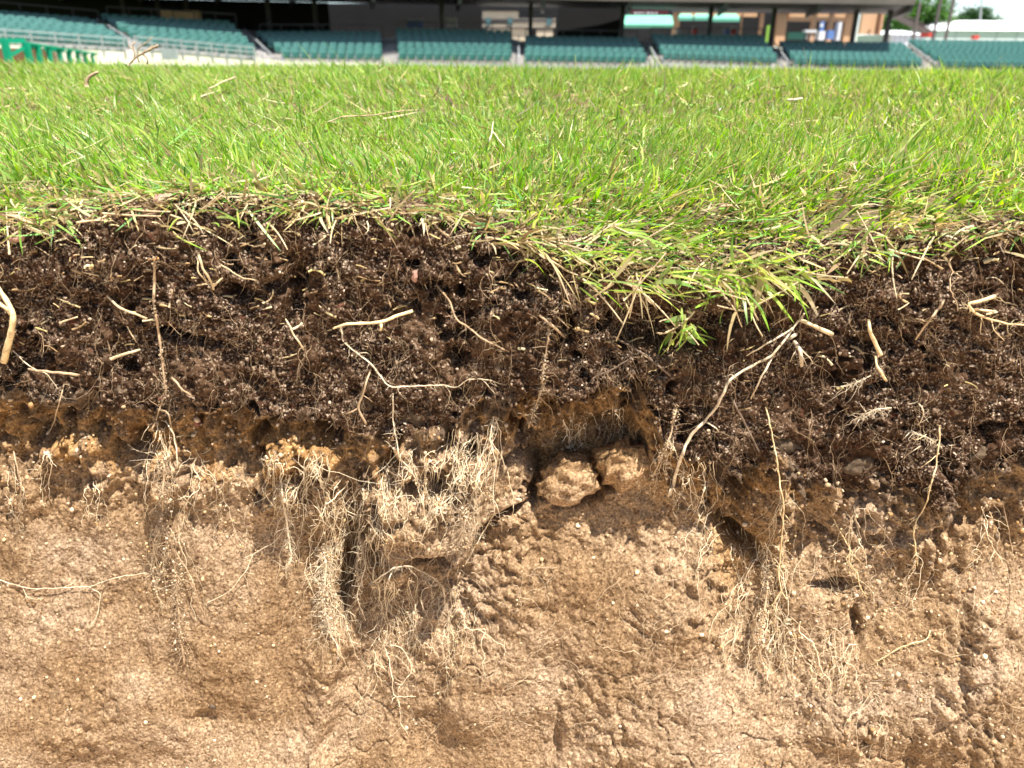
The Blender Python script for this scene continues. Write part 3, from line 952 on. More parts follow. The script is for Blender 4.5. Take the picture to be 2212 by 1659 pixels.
# cream kiosk
kk = thing('kiosk', 'cream panelled kiosk with dark window bands behind the seats', 'kiosk', tuple(at25(1270, 95, 74)))
px_box('wall', 'cream2', 1178, 27, 1266, 47, 84, 1.5, kk)
px_box('wall', 'cream2', 1178, 56, 1290, 66, 84, 1.5, kk)
px_box('wall', 'cream2', 1190, 70, 1245, 80, 84, 1.5, kk)
px_box('wall', 'cream2', 1250, 44, 1290, 100, 84.1, 1.5, kk)
px_box('wall', 'cream2', 1298, 45, 1356, 66, 84, 1.5, kk)
px_box('wall', 'cream2', 1310, 70, 1350, 90, 84, 1.5, kk)
px_box('counter_band', 'post', 1178, 66.3, 1356, 69, 83.9, 1.2, kk)
px_box('counter_band', 'post', 1178, 49, 1356, 52, 83.9, 1.2, kk)
for x in (1192, 1245, 1340):
    px_box('window', 'glass', x - 6, 45, x + 6, 62, 83.85, .1, kk)
px_box('roof', 'dark', 1176, 24, 1360, 27, 83.8, 2, kk)
tag(px_box('hanging_box', 'wood', 395, 26, 480, 49, 60, .8), 'tan wooden box standing in the dark behind the seats', 'box')
# small things on the concourse
cl = thing('banner_stand', 'blue and white banner standing against the peach wall', 'banner', tuple(at25(2006, 98, 80)))  # unidentified blue and white shape, built as a banner
px_box('panel', 'blue', 1999, 52, 2014, 98, 79.8, .4, cl)
px_box('print', 'white2', 2002, 58, 2010, 66, 79.76, .03, cl)
px_box('foot', 'white2', 1998, 76, 2016, 98, 79.7, .3, cl)
tag(px_box('vending_machine', 'white2', 2042, 54, 2057, 99, 79.5, .8), 'tall pale vending machine against the peach wall', 'machine')
tag(px_box('blue_bin', 'blue', 2020, 74, 2038, 96, 79.5, .6), 'short blue bin between banner and vending machine', 'bin')
ft = thing('folding_table', 'small white table in front of the peach wall', 'table', tuple(at25(1980, 95, 79)))
px_box('top', 'white2', 1966, 73, 1995, 79, 79, .8, ft)
for x in (1968, 1979, 1991):
    px_box('leg', 'white2', x, 79, x + 4, 96, 79.1, .1, ft)
tag(px_box('teal_counter', 'seat', 1924, 79, 1965, 96, 78.5, .8), 'teal counter left of the small white table', 'counter')
for x, c, y0, y1, w, lab in ((1658, 'white2', 70, 83, 9, 'white indistinct block in the dark under the small mint awnings'), (1697, 'red', 66, 84, 11, 'red indistinct block in the dark under the small mint awnings'),
                         (1776, 'blue', 68, 84, 12, 'blue indistinct block under the wide mint awning'), (1793, 'red', 66, 84, 9, 'dull red indistinct block under the wide mint awning'),
                         (1102, 'white2', 43, 66, 24, 'white indistinct block in the shade left of the kiosk'), (1012, 'blue', 46, 66, 36, 'blue indistinct block in the shade further left of the kiosk')):
    root = thing('colour_block', lab, 'box', tuple(at25(x, y1, 74)), 'indistinct coloured blocks in the shade of the stand')  # unidentified spots of colour, built as plain lidded blocks
    px_box('body', c, x - w / 2, y0 + 4, x + w / 2, y1, 74, .6, root)
    px_box('lid', 'white2', x - w / 2 - .5, y0, x + w / 2 + .5, y0 + 3.7, 73.97, .66, root)

# green railing of the dugout, near left
gr = thing('dugout_railing', 'bright green steel railing with slanting brace at the left edge', 'railing', tuple(at25(60, 150, 30)))
p0, p1 = at25(-60, 98, 29), at25(62, 100, 30)
MB().bar(p0, p1, .10, .16).build('top_rail', M['green'], gr)
p2, p3 = at25(62, 106, 30), at25(240, 136, 34)
tq_ = MB()
MB().bar(at25(62, 104, 30), at25(240, 132, 34), .08, .06).build('top_rail', M['green'], gr)
MB().bar(at25(18, 140, 29.5), at25(58, 116, 29.8), .12).build('brace', M['green'], gr)
for x, y, w in ((10, 98, .2), (62, 102, .2), (90, 108, .16), (116, 112, .16), (142, 118, .15), (166, 124, .14), (188, 128, .12), (206, 131, .12), (224, 134, .1)):
    Y = np.interp(x, [10, 62, 240], [29.2, 30, 34])
    p = at25(x, y, Y)
    MB().bar((p[0], Y, -2), tuple(p), w).build('post', M['green'], gr)
for i in range(9):
    x0 = 70 + i * 19
    Y = np.interp(x0, [62, 240], [30.2, 34.2])
    y0 = np.interp(x0, [62, 240], [107, 134])
    px_box('screen_panel', 'green', x0, y0, x0 + 10, y0 + 12 - i * .9, Y, .04, gr)
dg = tag(px_box('dugout_pit', 'dirtbrown', -80, 118, 120, 175, 33, .4), 'dark brown dugout opening behind the green railing', 'dugout')
mt = tag(px_box('padding', 'rail', 120, 88, 150, 112, 44, .3), 'grey padded gate post below the left seat section', 'gate')
mt = tag(px_box('wall_door', 'rail', 396, 118, 428, 146, 45, .3), 'dull grey gate in the cream wall beside the dry root', 'gate')

# tents, trees, poles at the right
def tent(label, x0, x1, yr, ye, yb, Y, peaks):
    root = thing('marquee', label, 'tent', tuple(at25((x0 + x1) / 2, yb, Y)), 'white marquees behind the stand')
    D_ = 9.0
    a, b = at25(x0, ye, Y), at25(x1, ye, Y)
    zb = at25(x0, yb, Y)[2]
    w = MB()
    w.box((a[0], Y, zb), (b[0], Y + D_, a[2]))
    w.build('side_walls', M['white2'], root)
    n = len(peaks) - 1
    r = MB()
    for i in range(n):
        xa, xb = a[0] + (b[0] - a[0]) * peaks[i], a[0] + (b[0] - a[0]) * peaks[i + 1]
        zr = at25(x0, yr, Y)[2]
        ze = a[2] + .01
        ia, ib = (xb - xa) * .22, (xb - xa) * .22
        r.hexa([(xa - .1, Y - .2, ze), (xb + .1, Y - .2, ze), (xb + .1, Y + D_ + .2, ze), (xa - .1, Y + D_ + .2, ze),
                (xa + ia, Y + 3.5, zr), (xb - ib, Y + 3.5, zr), (xb - ib, Y + 5.5, zr), (xa + ia, Y + 5.5, zr)])
    r.build('canvas_roof', M['white2'], root)
    for i in range(6):
        xx = a[0] + (b[0] - a[0]) * (i + .5) / 6
        MB().bar((xx, Y - .06, zb), (xx, Y - .06, a[2]), .05).build('leg', M['seatfoot'], root)
    return root


tent('large white marquee with a ridged roof beyond the right seats', 2262, 2560, 47, 74, 112, 95, (0, 1))
tent('small white rounded marquee beside the brown stairs', 2180, 2256, 73, 84, 112, 88, (0, 1))
for i, (x0, x1, x2, y0, y1, lab) in enumerate(((2294, 2272, 0, -60, 120, 'brown leaning light pole nearest the grandstand roof end'), (2322, 2303, 0, -60, 120, 'brown leaning light pole in front of the large marquee'), (2235, 2230, 0, 5, 90, 'short steel post at the end of the roof'))):
    Y = 75
    b = at25(x1, y1, Y)
    pt = at25(x0, y0, Y)
    tag(MB().bar((b[0], Y, -4), (b[0], Y, pt[2]), .2).build('light_pole', M['roof']), lab, 'pole')
tag(MB().bar(tuple(at25(2392, 60, 100)), tuple(at25(2400, -40, 100)), .15).build('net_pole', M['rail']), 'thin grey pole above the large marquee', 'pole')
stz = thing('outer_stairs', 'dark brown stair flight descending at the roof end', 'stairs', tuple(at25(2230, 90, 78)))
MB().bar(tuple(at25(2184, 36, 78)), tuple(at25(2275, 84, 78)), 1.2, .35).build('flight', M['roof'], stz)
MB().bar(tuple(at25(2188, 24, 77.4)), tuple(at25(2275, 70, 77.4)), .08).build('handrail', M['roof'], stz)
tag(px_box('red_cart', 'red', 2256, 80, 2278, 90, 76, .8), 'red cart between the two marquees', 'cart')
tag(px_box('red_chair', 'red', 2378, 86, 2392, 96, 80, .6), 'red chair in front of the large marquee', 'chair')


def tree(label, cx, cy, rx, ry, Y, col):
    root = thing('broadleaf_tree', label, 'tree', tuple(at25(cx, 120, Y)), 'green trees beyond the stand')
    c = at25(cx, cy, Y)
    s = Y / 1889 / .9
    loc = np.array(root.location)
    R0 = np.array([rx * s, rx * s, ry * s])
    n = 6500
    cl_ = RNG.normal(0, .45, (46, 3))
    k = RNG.integers(0, 46, n)
    P = cl_[k] + RNG.normal(0, .16, (n, 3))
    P = c + P * R0
    sz = RNG.uniform(.10, .22, n)[:, None]
    u = RNG.normal(0, 1, (n, 3))
    u /= np.linalg.norm(u, axis=1, keepdims=True)
    v = np.cross(u, RNG.normal(0, 1, (n, 3)))
    v /= np.linalg.norm(v, axis=1, keepdims=True)
    V = np.stack([P - u * sz, P - v * sz * .6, P + u * sz, P + v * sz * .6], 1).reshape(-1, 3) - loc
    colr = np.repeat(np.array(col) * RNG.uniform(.6, 1.4, (n, 1)), 4, 0)
    link('crown', mesh('crown', V, None, np.arange(n * 4).reshape(-1, 4), colr), M['leaf'], root)
    tr_ = MB()
    base = np.array([c[0], Y, loc[2] - 3])
    tr_.bar(base, c, .45)
    for i in range(7):
        tr_.bar(c - [0, 0, R0[2] * .6], c + cl_[i] * R0 * .8, .16)
    tr_.build('trunk', M['bark'], root)


tree('tall green tree rising behind the roof end and the stairs', 2262, 38, 62, 46, 100, (.055, .13, .02))
tree('low dark green tree behind the large white marquee', 2372, 52, 46, 22, 115, (.03, .075, .02))
tree('green tree partly hidden by the roof end, left of the stairs', 2190, 50, 40, 46, 110, (.045, .10, .02))

# ------------------------------------------------------------------ grass
def blades(P, D, L, Wd, bend, side, nseg, c0, c1):
    n = len(P)
    u = np.linspace(0, 1, nseg + 1)
    ctr = P[:, None] + L[:, None, None] * (D[:, None] * u[None, :, None] + bend[:, None] * (u ** 2)[None, :, None])
    prof = np.sqrt(np.clip(1 - u ** 1.8, 0, 1)) * (0.75 + 0.5 * u * (1 - u) * 2)
    w = Wd[:, None] * prof[None] * .5
    Lf = ctr[:, :-1] - side[:, None] * w[:, :-1, None]
    Rt = ctr[:, :-1] + side[:, None] * w[:, :-1, None]
    body = np.stack([Lf, Rt], 2).reshape(n, -1, 3)
    V = np.concatenate([body, ctr[:, -1:]], 1)
    k = nseg * 2 + 1
    base = (np.arange(n) * k)[:, None]
    q = [np.stack([2 * i + 0 + base, 2 * i + 1 + base, 2 * i + 3 + base, 2 * i + 2 + base], -1).reshape(-1, 4) for i in range(nseg - 1)]
    q = np.concatenate(q) if q else np.zeros((0, 4), int)
    t = np.concatenate([base + 2 * nseg - 2, base + 2 * nseg - 1, base + 2 * nseg], 1)
    uu = np.concatenate([np.repeat(u[:-1], 2), [1.0]])
    C = c0[:, None] * (1 - uu)[None, :, None] + c1[:, None] * uu[None, :, None]
    return V.reshape(-1, 3), q, t, C.reshape(-1, 3)




def join(parts):
    V, q, t, C, b = [], [], [], [], 0
    for v, qq, tt, c in parts:
        V.append(v); q.append(qq + b); t.append(tt + b); C.append(c)
        b += len(v)
    return np.concatenate(V), np.concatenate(q), np.concatenate(t), np.concatenate(C)


GREENS = np.array([(.12, .31, .014), (.18, .38, .020), (.26, .42, .030), (.05, .17, .012), (.37, .47, .085), (.13, .31, .040)])
DRYS = np.array([(.44, .34, .18), (.34, .235, .12), (.52, .43, .26), (.24, .155, .075), (.46, .35, .15)])


def lean_field(x, y):
    """which way the blades lie: to the left on the left, to the right in the middle"""
    a = np.interp(x, [-.5, -.25, -.05, .02, .12, .22, .5], [-.26, -.24, -.14, .04, .24, .10, .0])
    return a + .30 * perlin(x * 13, y * 9, 120)


def shoots(x, y, per, Lm, Wm, nseg, upk=1.0, dry=0.12, big=1.0):
    n = len(x)
    x = np.repeat(x, per) + RNG.normal(0, .0022 * big, n * per)
    y = np.repeat(y, per) + RNG.normal(0, .0022 * big, n * per)
    N = n * per
    z = lawn_z(x, y)
    t = y - np.interp(x, XS, YL)
    ln = lean_field(x, y)
    az = np.repeat(RNG.uniform(0, 2 * math.pi, n), per) + np.tile(np.arange(per) * 2.2, n) + RNG.normal(0, .4, N)
    sp = np.abs(RNG.normal(.32, .26, N))
    edge = np.exp(-np.maximum(t, 0) / .035)
    slump = np.clip(-np.interp(x, XS, ZL) / .05, 0, 1) * np.exp(-np.maximum(t, 0) / .10)
    D = np.stack([ln + sp * np.cos(az) + .55 * slump, sp * np.sin(az) - .25 * edge - .40 * slump, np.full(N, 1.0) * upk - .2 * edge - .18 * slump], -1)
    D = nrm(D)
    L = Lm * RNG.lognormal(0, .30, N) * np.where(RNG.random(N) < .07, 1.6, 1) * (1 - .15 * edge)
    Wd = Wm * RNG.lognormal(0, .40, N)
    bend = np.stack([ln * .2 + RNG.normal(0, .2, N), RNG.normal(-.03, .15, N) - .2 * edge, -np.abs(RNG.normal(.12, .14, N)) - .25 * edge], -1)
    side = nrm(np.cross(D, nrm(RNG.normal(0, 1, (N, 3)))))
    c1 = GREENS[RNG.integers(0, len(GREENS), N)] * RNG.uniform(.8, 1.2, (N, 1))
    pale = RNG.random(N) < .28
    c1[pale] = .5 * c1[pale] + .5 * np.array([.46, .48, .20])
    yel = sst(-.1, .4, x) * .35
    c1 = c1 * np.stack([1 + .35 * yel, 1 + .12 * yel, 1 + 0 * yel], -1)
    isdry = RNG.random(N) < dry + .2 * edge
    c1[isdry] = DRYS[RNG.integers(0, len(DRYS), isdry.sum())]
    c0 = .55 * c1 + .45 * np.array([.33, .31, .12])
    return blades(np.stack([x, y, z - .001], -1), D, L, Wd, bend, side, nseg, c0, c1)


def scatter(y0, y1, dens, spread, lim):
    """points of the lawn between two distances behind the lip, wide enough for the view and a step aside"""
    w1 = (DF + y1) * .72 + spread
    n = int((y1 - y0) * 2 * w1 * dens)
    t = RNG.uniform(y0, y1, n)
    x = RNG.uniform(-w1, w1, n)
    k = np.abs(x) < (DF + t) * .72 + spread
    x, t = x[k], t[k]
    y = np.interp(x, XS, YL) + t
    # bare patches
    keep = RNG.random(len(x)) < .40 + .7 * sst(-.3, .3, fbm(x * 22, y * 22, 2, 130)) + .4 * sst(.9, 1.6, y)
    return x[keep], y[keep]


parts = []
x, y = scatter(-.002, .12, 66000, .10, 1)
parts.append(shoots(x, y, 3, .0135, .00130, 4, dry=.14))
x, y = scatter(.12, .42, 54000, .10, 1)
parts.append(shoots(x, y, 3, .0130, .00108, 3, dry=.12))
x, y = scatter(.42, 1.1, 27000, .12, 1)
parts.append(shoots(x, y, 3, .0140, .0012, 2))
x, y = scatter(1.1, 2.6, 6000, .2, 1)
parts.append(shoots(x, y, 3, .017, .0026, 2, dry=.08, big=2))
x, y = scatter(2.6, 7.0, 700, .5, 1)
parts.append(shoots(x, y, 3, .025, .0065, 1, dry=.08, big=4))
x, y = scatter(7.0, 38, 34, 2, 1)
parts.append(shoots(x, y, 3, .03, .026, 1, dry=.06, big=10))
V, q, t, C = join(parts)
ng = len(q) * 2 + len(t)
tag(link('grass', mesh('grass', V, t, q, C), M['grass']), 'short bright green turf grass covering the lawn', kind='stuff')

# dry thatch lying between the shoots, and hanging over the lip
parts = []
for y0, y1, dens, Lm, Wm, ns in ((-.010, .12, 62000, .013, .0012, 3), (.12, .45, 24000, .016, .0013, 2), (.45, 1.3, 6500, .017, .0018, 2)):
    x, y = scatter(y0, y1, dens, .10, 1)
    N = len(x)
    az = RNG.uniform(0, 2 * math.pi, N)
    D = nrm(np.stack([np.cos(az), np.sin(az) * .8, np.abs(RNG.normal(.10, .18, N))], -1))
    tt = y - np.interp(x, XS, YL)
    D[:, 2] -= .7 * (tt < .012) * RNG.random(N)
    bend = RNG.normal(0, .18, (N, 3))
    side = nrm(np.cross(D, nrm(RNG.normal(0, .6, (N, 3)) + [0, 0, 1])))
    c = DRYS[RNG.integers(0, len(DRYS), N)] * RNG.uniform(.6, 1.2, (N, 1))
    gk = RNG.random(N) < .42
    c[gk] = GREENS[RNG.integers(0, len(GREENS), gk.sum())] * .9 + .03
    P = np.stack([x, y, lawn_z(x, y) + RNG.uniform(.0, .006, N)], -1)
    parts.append(blades(P, D, Lm * RNG.lognormal(0, .35, N), Wm * RNG.lognormal(0, .3, N), bend, side, ns, c * .9, c))
# fringe on the upper face
N = 2600
fxp = RNG.uniform(-250, 2450, N)
fyp = np.interp(fxp, E_PTS[:, 0], E_PTS[:, 1]) + np.abs(RNG.normal(0, 17, N)) - 6
P = surf(fxp, fyp, .001)
az = RNG.uniform(0, 2 * math.pi, N)
D = nrm(np.stack([np.cos(az) * 1.2, -.3 - np.abs(RNG.normal(0, .35, N)), np.sin(az) * .6 - .12], -1))
c = DRYS[RNG.integers(0, len(DRYS), N)] * RNG.uniform(.55, 1.1, (N, 1))
gk = RNG.random(N) < .22
c[gk] = GREENS[RNG.integers(0, len(GREENS), gk.sum())] * 1.0 + .04
parts.append(blades(P, D, .0095 * RNG.lognormal(0, .4, N), .0012 * RNG.lognormal(0, .3, N), RNG.normal(0, .25, (N, 3)) + [0, 0, -.15],
                    nrm(np.cross(D, nrm(RNG.normal(0, 1, (N, 3))))), 3, c, c))
V, q, t, C = join(parts)
tag(link('thatch', mesh('thatch', V, t, q, C), M['thatch']), 'dry straw coloured thatch between the grass and along the turf edge', kind='stuff')


def tuft(label, cx, cy, spread, n, ldir, Lm, greenf, zoff=.012, wid=.0024):
    px = cx + RNG.normal(0, spread[0], n)
    py = cy + RNG.normal(0, spread[1], n)
    P = surf(px, py, zoff)
    base = P.mean(0)
    D = nrm(np.array(ldir)[None] + RNG.normal(0, .42, (n, 3)))
    L = Lm * RNG.lognormal(0, .35, n)
    bend = RNG.normal(0, .2, (n, 3)) + [0.05, -.02, -.22]
    side = nrm(np.cross(D, nrm(RNG.normal(0, 1, (n, 3)))))
    c1 = GREENS[RNG.integers(0, len(GREENS), n)] * RNG.uniform(.9, 1.3, (n, 1)) + .02
    dry = RNG.random(n) > greenf
    c1[dry] = DRYS[RNG.integers(0, len(DRYS), dry.sum())] * RNG.uniform(.7, 1.1, (dry.sum(), 1))
    c0 = .35 * c1 + .65 * np.array([.42, .34, .16])
    root = thing('grass_tuft', label, 'grass tuft', tuple(base), 'torn grass tufts hanging over the cut')
    g_ = ~dry
    for nm, sel, m in (('green_blades', g_, 'grass'), ('dry_blades', dry, 'thatch')):
        if sel.sum():
            V, q, t, C = blades(P[sel], D[sel], L[sel], wid * RNG.lognormal(0, .3, sel.sum()), bend[sel], side[sel], 5, c0[sel], c1[sel])
            link(nm, mesh(nm, V - base, t, q, C), M[m], root)['kind'] = 'stuff'
    # runners
    k = 7
    p0 = P[RNG.integers(0, n, k)]
    u = np.linspace(0, 1, 9)
    dd = nrm(np.array(ldir)[None] * .9 + RNG.normal(0, .4, (k, 3)))
    PP = p0[:, None] + .026 * (dd[:, None] * (u - .35)[None, :, None] + RNG.normal(0, .25, (k, 1, 3)) * (u ** 2)[None, :, None])
    V, q, t = tubes(PP, np.full((k, 9), .0007) * np.linspace(1, .5, 9), 5)
    link('runners', mesh('runners', V - base, t, q), M['straw'], root)['kind'] = 'stuff'


tuft('broad torn tuft of green and dry blades slumping over the middle of the cut', 1330, 545, (120, 24), 90, (.9, -.3, .25), .017, .85, .004, .0015)
tuft('dense green fringe tuft where the turf edge sags deepest', 1430, 605, (80, 16), 60, (.8, -.4, .12), .0145, .8, .008, .0016)
tuft('green blades and runners drooping at the right of the sagging turf edge', 1620, 585, (70, 20), 110, (.5, -.45, .05), .018, .6, .008, .0019)
tuft('pale runners drooping at the left of the sagging turf edge', 1120, 525, (50, 14), 24, (.85, -.35, -.1), .018, .5, .006, .0013)
tuft('dry and green fringe tuft at the right part of the turf edge', 1900, 540, (110, 14), 60, (.15, -.5, .05), .012, .5, .004, .0014)
tuft('lowest small green tuft dangling alone below the sagging turf edge', 1482, 708, (16, 18), 30, (-.1, -.5, -.30), .012, .95, .018, .0022)
tuft('few green blades dangling between the lowest tuft and the sagging edge', 1600, 640, (34, 12), 16, (-.2, -.5, -.1), .017, .9, .014, .0022)
tuft('thin bleached stems hanging left of the lowest small tuft', 1365, 630, (34, 10), 14, (.25, -.35, -.6), .013, .1, .010, .0008)
tuft('bleached runners over the left part of the turf edge', 330, 470, (110, 14), 34, (.6, -.5, .0), .015, .4, .004, .0013)
tuft('short dry fringe tuft left of the middle of the turf edge', 800, 460, (130, 10), 70, (.3, -.6, .05), .012, .45, .004, .0013)
tuft('sparse green shoots at the far left end of the turf edge', 60, 470, (60, 20), 50, (.3, -.5, .2), .016, .5, .005, .0015)

# ------------------------------------------------------------------ crumbs, straw and fine roots on the face


def crumbs(name, P, R, cols, label):
    n = len(P)
    V = IV[None] * RNG.uniform(.7, 1.3, (n, 12, 1)) * R[:, None, None] * RNG.uniform(.7, 1.3, (n, 1, 3)) + P[:, None]
    T = (IF[None] + (np.arange(n) * 12)[:, None, None]).reshape(-1, 3)
    tag(link(name, mesh(name, V.reshape(-1, 3), T, None, np.repeat(cols, 12, 0)), M['crumb']), label, kind='stuff')


def face_points(n, lo, hi, want):
    px = RNG.uniform(-200, 2400, n)
    e, b = np.interp(px, E_PTS[:, 0], E_PTS[:, 1]), np.interp(px, B_PTS[:, 0], B_PTS[:, 1])
    py = lo(e, b) + (hi(e, b) - lo(e, b)) * RNG.random(n)
    k = want(px, py) if want else np.ones(n, bool)
    return px[k], py[k]


px, py = face_points(15000, lambda e, b: e + 4, lambda e, b: b + 10, lambda x, y: RNG.random(len(x)) < .15 + .95 * sst(-.25, .4, fbm(x / 110, y / 80, 3, 140)))
P = surf(px, py, .0002, True)
n = len(P)
pal = np.array([(.018, .009, .005), (.032, .017, .010), (.07, .043, .027), (.16, .11, .072), (.34, .25, .17), (.55, .45, .34)])
u = RNG.random(n)
cols = pal[np.searchsorted([.30, .55, .74, .90, .985], u)] * RNG.uniform(.8, 1.2, (n, 1))
crumbs('topsoil_crumbs', P, np.clip(RNG.lognormal(math.log(.00062), .4, n), 0, .0014), cols, 'loose dark crumbs and pale sand grains on the topsoil face')
px, py = face_points(6500, lambda e, b: b + 6, lambda e, b: 0 * b + 1720, lambda x, y: RNG.random(len(x)) < .15 + .9 * (1 - sst(20, 330, y - np.interp(x, B_PTS[:, 0], B_PTS[:, 1]))) + .5 * (x > 1700))
P = surf(px, py, .0002, True)
n = len(P)
pal = np.array([(.26, .15, .065), (.38, .26, .14), (.44, .31, .19), (.50, .38, .25), (.16, .11, .07)])
cols = pal[RNG.integers(0, 5, n)] * RNG.uniform(.8, 1.15, (n, 1))
crumbs('sand_crumbs', P, np.clip(RNG.lognormal(math.log(.0008), .45, n), 0, .0018), cols, 'loose sandy crumbs on the subsoil face')


def walk(n, m, sx, sy, step, down=1.0, wander=.35, turn=.35):
    """meandering fine roots in the picture of the face"""
    a = math.pi / 2 + RNG.normal(0, .8, n)
    X, Yv = [sx], [sy]
    for _ in range(m - 1):
        a = a + RNG.normal(0, turn, n)
        a = a + (math.pi / 2 - a) * .12 * down
        X.append(X[-1] + np.cos(a) * step)
        Yv.append(Yv[-1] + np.sin(a) * step)
    return np.stack(X, 1), np.stack(Yv, 1)


def fine_roots(name, label, sx, sy, m, step, r, cols, off, down=1.0, turn=.35, sub=2):
    n = len(sx)
    PX, PY = walk(n, m, sx, sy, step, down, turn=turn)
    P = surf(PX, PY, 0.0)
    yy = P[..., 1].copy()
    for _ in range(2):
        e = np.pad(yy, ((0, 0), (1, 1)), mode='edge')
        yy = np.minimum(yy, (e[:, :-2] + e[:, 1:-1] + e[:, 2:]) / 3)
    P[..., 1] = yy - off - RNG.uniform(0, .002, (n, 1))
    rad = np.asarray(r)[:, None] * np.linspace(1, .45, m)[None]
    vs_, qs_, ts_ = tubes(P, rad, 3)
    C = np.repeat(cols, m * 3, 0)
    out = [(vs_, qs_, ts_, C)]
    if sub:
        k = RNG.integers(1, m - 1, (n, sub))
        st = P[np.arange(n)[:, None], k].reshape(-1, 3)
        N = len(st)
        dd = nrm(np.stack([RNG.normal(0, 1, N), -np.abs(RNG.normal(.1, .3, N)), RNG.normal(-.4, .6, N)], -1))
        uu = np.linspace(0, 1, 5)
        L = RNG.lognormal(math.log(.0045), .5, N)
        PP = st[:, None] + L[:, None, None] * (dd[:, None] * uu[None, :, None] + RNG.normal(0, .4, (N, 1, 3)) * (uu ** 2)[None, :, None] + RNG.normal(0, .06, (N, 5, 3)))
        v2, q2, t2 = tubes(PP, np.repeat(np.asarray(r), sub)[:, None] * .6 * np.linspace(1, .5, 5)[None], 3)
        out.append((v2, q2, t2, np.repeat(np.repeat(cols, sub, 0), 15, 0)))
    V, q, t, C = join(out)
    tag(link(name, mesh(name, V, t, q, C), M['hair']), label, kind='stuff')
    return P


n = 760
px, py = face_points(n, lambda e, b: e + 40, lambda e, b: b - 20, None)
cols = np.array([(.34, .24, .145)]) * RNG.uniform(.4, 1.5, (len(px), 1))
fine_roots('topsoil_fine_roots', 'fine brown roots threading through the dark topsoil face', px, py, 16, RNG.uniform(3.5, 8.5, len(px)), RNG.lognormal(math.log(.00011), .4, len(px)), cols, .0012, 1.8, .34, 3)
# wispy bundles of fine roots hanging below the topsoil: x, top, bottom, strands, width
BUN = [(345, 900, 1120, 10, 12), (385, 1130, 1330, 12, 14), (350, 1120, 1260, 12, 14), (440, 960, 1160, 8, 16), (480, 1000, 1140, 7, 18), (600, 960, 1160, 12, 20), (640, 1000, 1220, 10, 16), (690, 960, 1240, 16, 22), (705, 1180, 1400, 18, 16), (740, 1080, 1420, 14, 20),
       (770, 1020, 1330, 16, 24), (800, 1120, 1380, 12, 22), (840, 980, 1240, 14, 26), (850, 1240, 1440, 14, 30), (900, 1240, 1420, 12, 34), (880, 960, 1160, 12, 26), (940, 980, 1160, 12, 20), (990, 920, 1180, 14, 18), (1030, 920, 1140, 14, 16), (1070, 890, 1130, 10, 10), (975, 1240, 1480, 12, 30), (1010, 1300, 1460, 8, 20),
       (810, 1380, 1560, 8, 26), (1190, 900, 960, 6, 24), (1240, 880, 960, 8, 30), (1330, 870, 960, 8, 26), (1430, 930, 1060, 10, 16), (1480, 980, 1090, 8, 20), (1520, 980, 1180, 8, 20), (1550, 1120, 1330, 8, 24), (1590, 1250, 1440, 9, 24), (1650, 1160, 1420, 18, 14), (1665, 1300, 1500, 16, 18), (1695, 1040, 1300, 10, 14),
       (1700, 1320, 1480, 10, 18), (1780, 1340, 1480, 10, 24), (1830, 1380, 1500, 8, 18), (1850, 1080, 1280, 8, 16), (1880, 1480, 1640, 7, 20), (1960, 1180, 1300, 5, 20), (110, 960, 1080, 5, 20), (40, 1000, 1120, 5, 12), (215, 1010, 1120, 6, 16), (2120, 1080, 1250, 5, 20)]
sx, sy, stp = [], [], []
for bx, y0, y1, k, w in BUN:
    k = max(4, int(k * .95))
    sx.append(bx + RNG.normal(0, w * .7, k))
    sy.append(y0 + np.abs(RNG.normal(0, 18, k)))
    stp.append(RNG.uniform(.55, 1.05, k) * (y1 - y0) / 22)
sx, sy, stp = np.concatenate(sx), np.concatenate(sy), np.concatenate(stp)
cols = np.array([(.70, .57, .38)]) * RNG.uniform(.75, 1.2, (len(sx), 1))
PFR = fine_roots('subsoil_fine_roots', 'hair fine pale roots hanging down the sandy subsoil face', sx, sy, 26, stp, RNG.lognormal(math.log(.00017), .42, len(sx)), cols, .0030, 2.2, .40, 4)
kk_ = RNG.random(PFR.shape[:2])
pos = PFR[(kk_ < .10) & (perlin(PFR[..., 0] * 160, PFR[..., 2] * 160, 150) > -.1)]
pos = np.repeat(pos, 2, 0) + RNG.normal(0, .0009, (len(pos) * 2, 3))
n = len(pos)
crumbs('root_sand', pos, np.clip(RNG.lognormal(math.log(.0005), .4, n), 0, .0010), np.array([(.44, .29, .15), (.52, .37, .20), (.34, .21, .095), (.58, .44, .27)])[RNG.integers(0, 4, n)], 'sand grains clinging to the hanging fine roots')
n = 260
sx = RNG.uniform(700, 2300, n)
sy = RNG.uniform(1180, 1560, n)
cols = np.array([(.56, .43, .28)]) * RNG.uniform(.75, 1.15, (n, 1))
fine_roots('root_threads', 'faint pale root threads spread over the lower sand face', sx, sy, 14, 7.0, RNG.uniform(.0001, .0002, n), cols, .0008, .6, .5, 2)

# straw flecks
def straws(px, py, L, Wd, az, cols, off):
    P = surf(px, py, off)
    n = len(P)
    D = nrm(np.stack([np.cos(az), RNG.normal(-.12, .25, n), np.sin(az)], -1))
    uu = np.linspace(-.5, .5, 5)
    PP = P[:, None] + L[:, None, None] * (D[:, None] * uu[None, :, None] + RNG.normal(0, .16, (n, 1, 3)) * (uu ** 2)[None, :, None] * 2)
    return PP, Wd[:, None] * (.5 + .12 * RNG.normal(0, 1, (n, 5)))


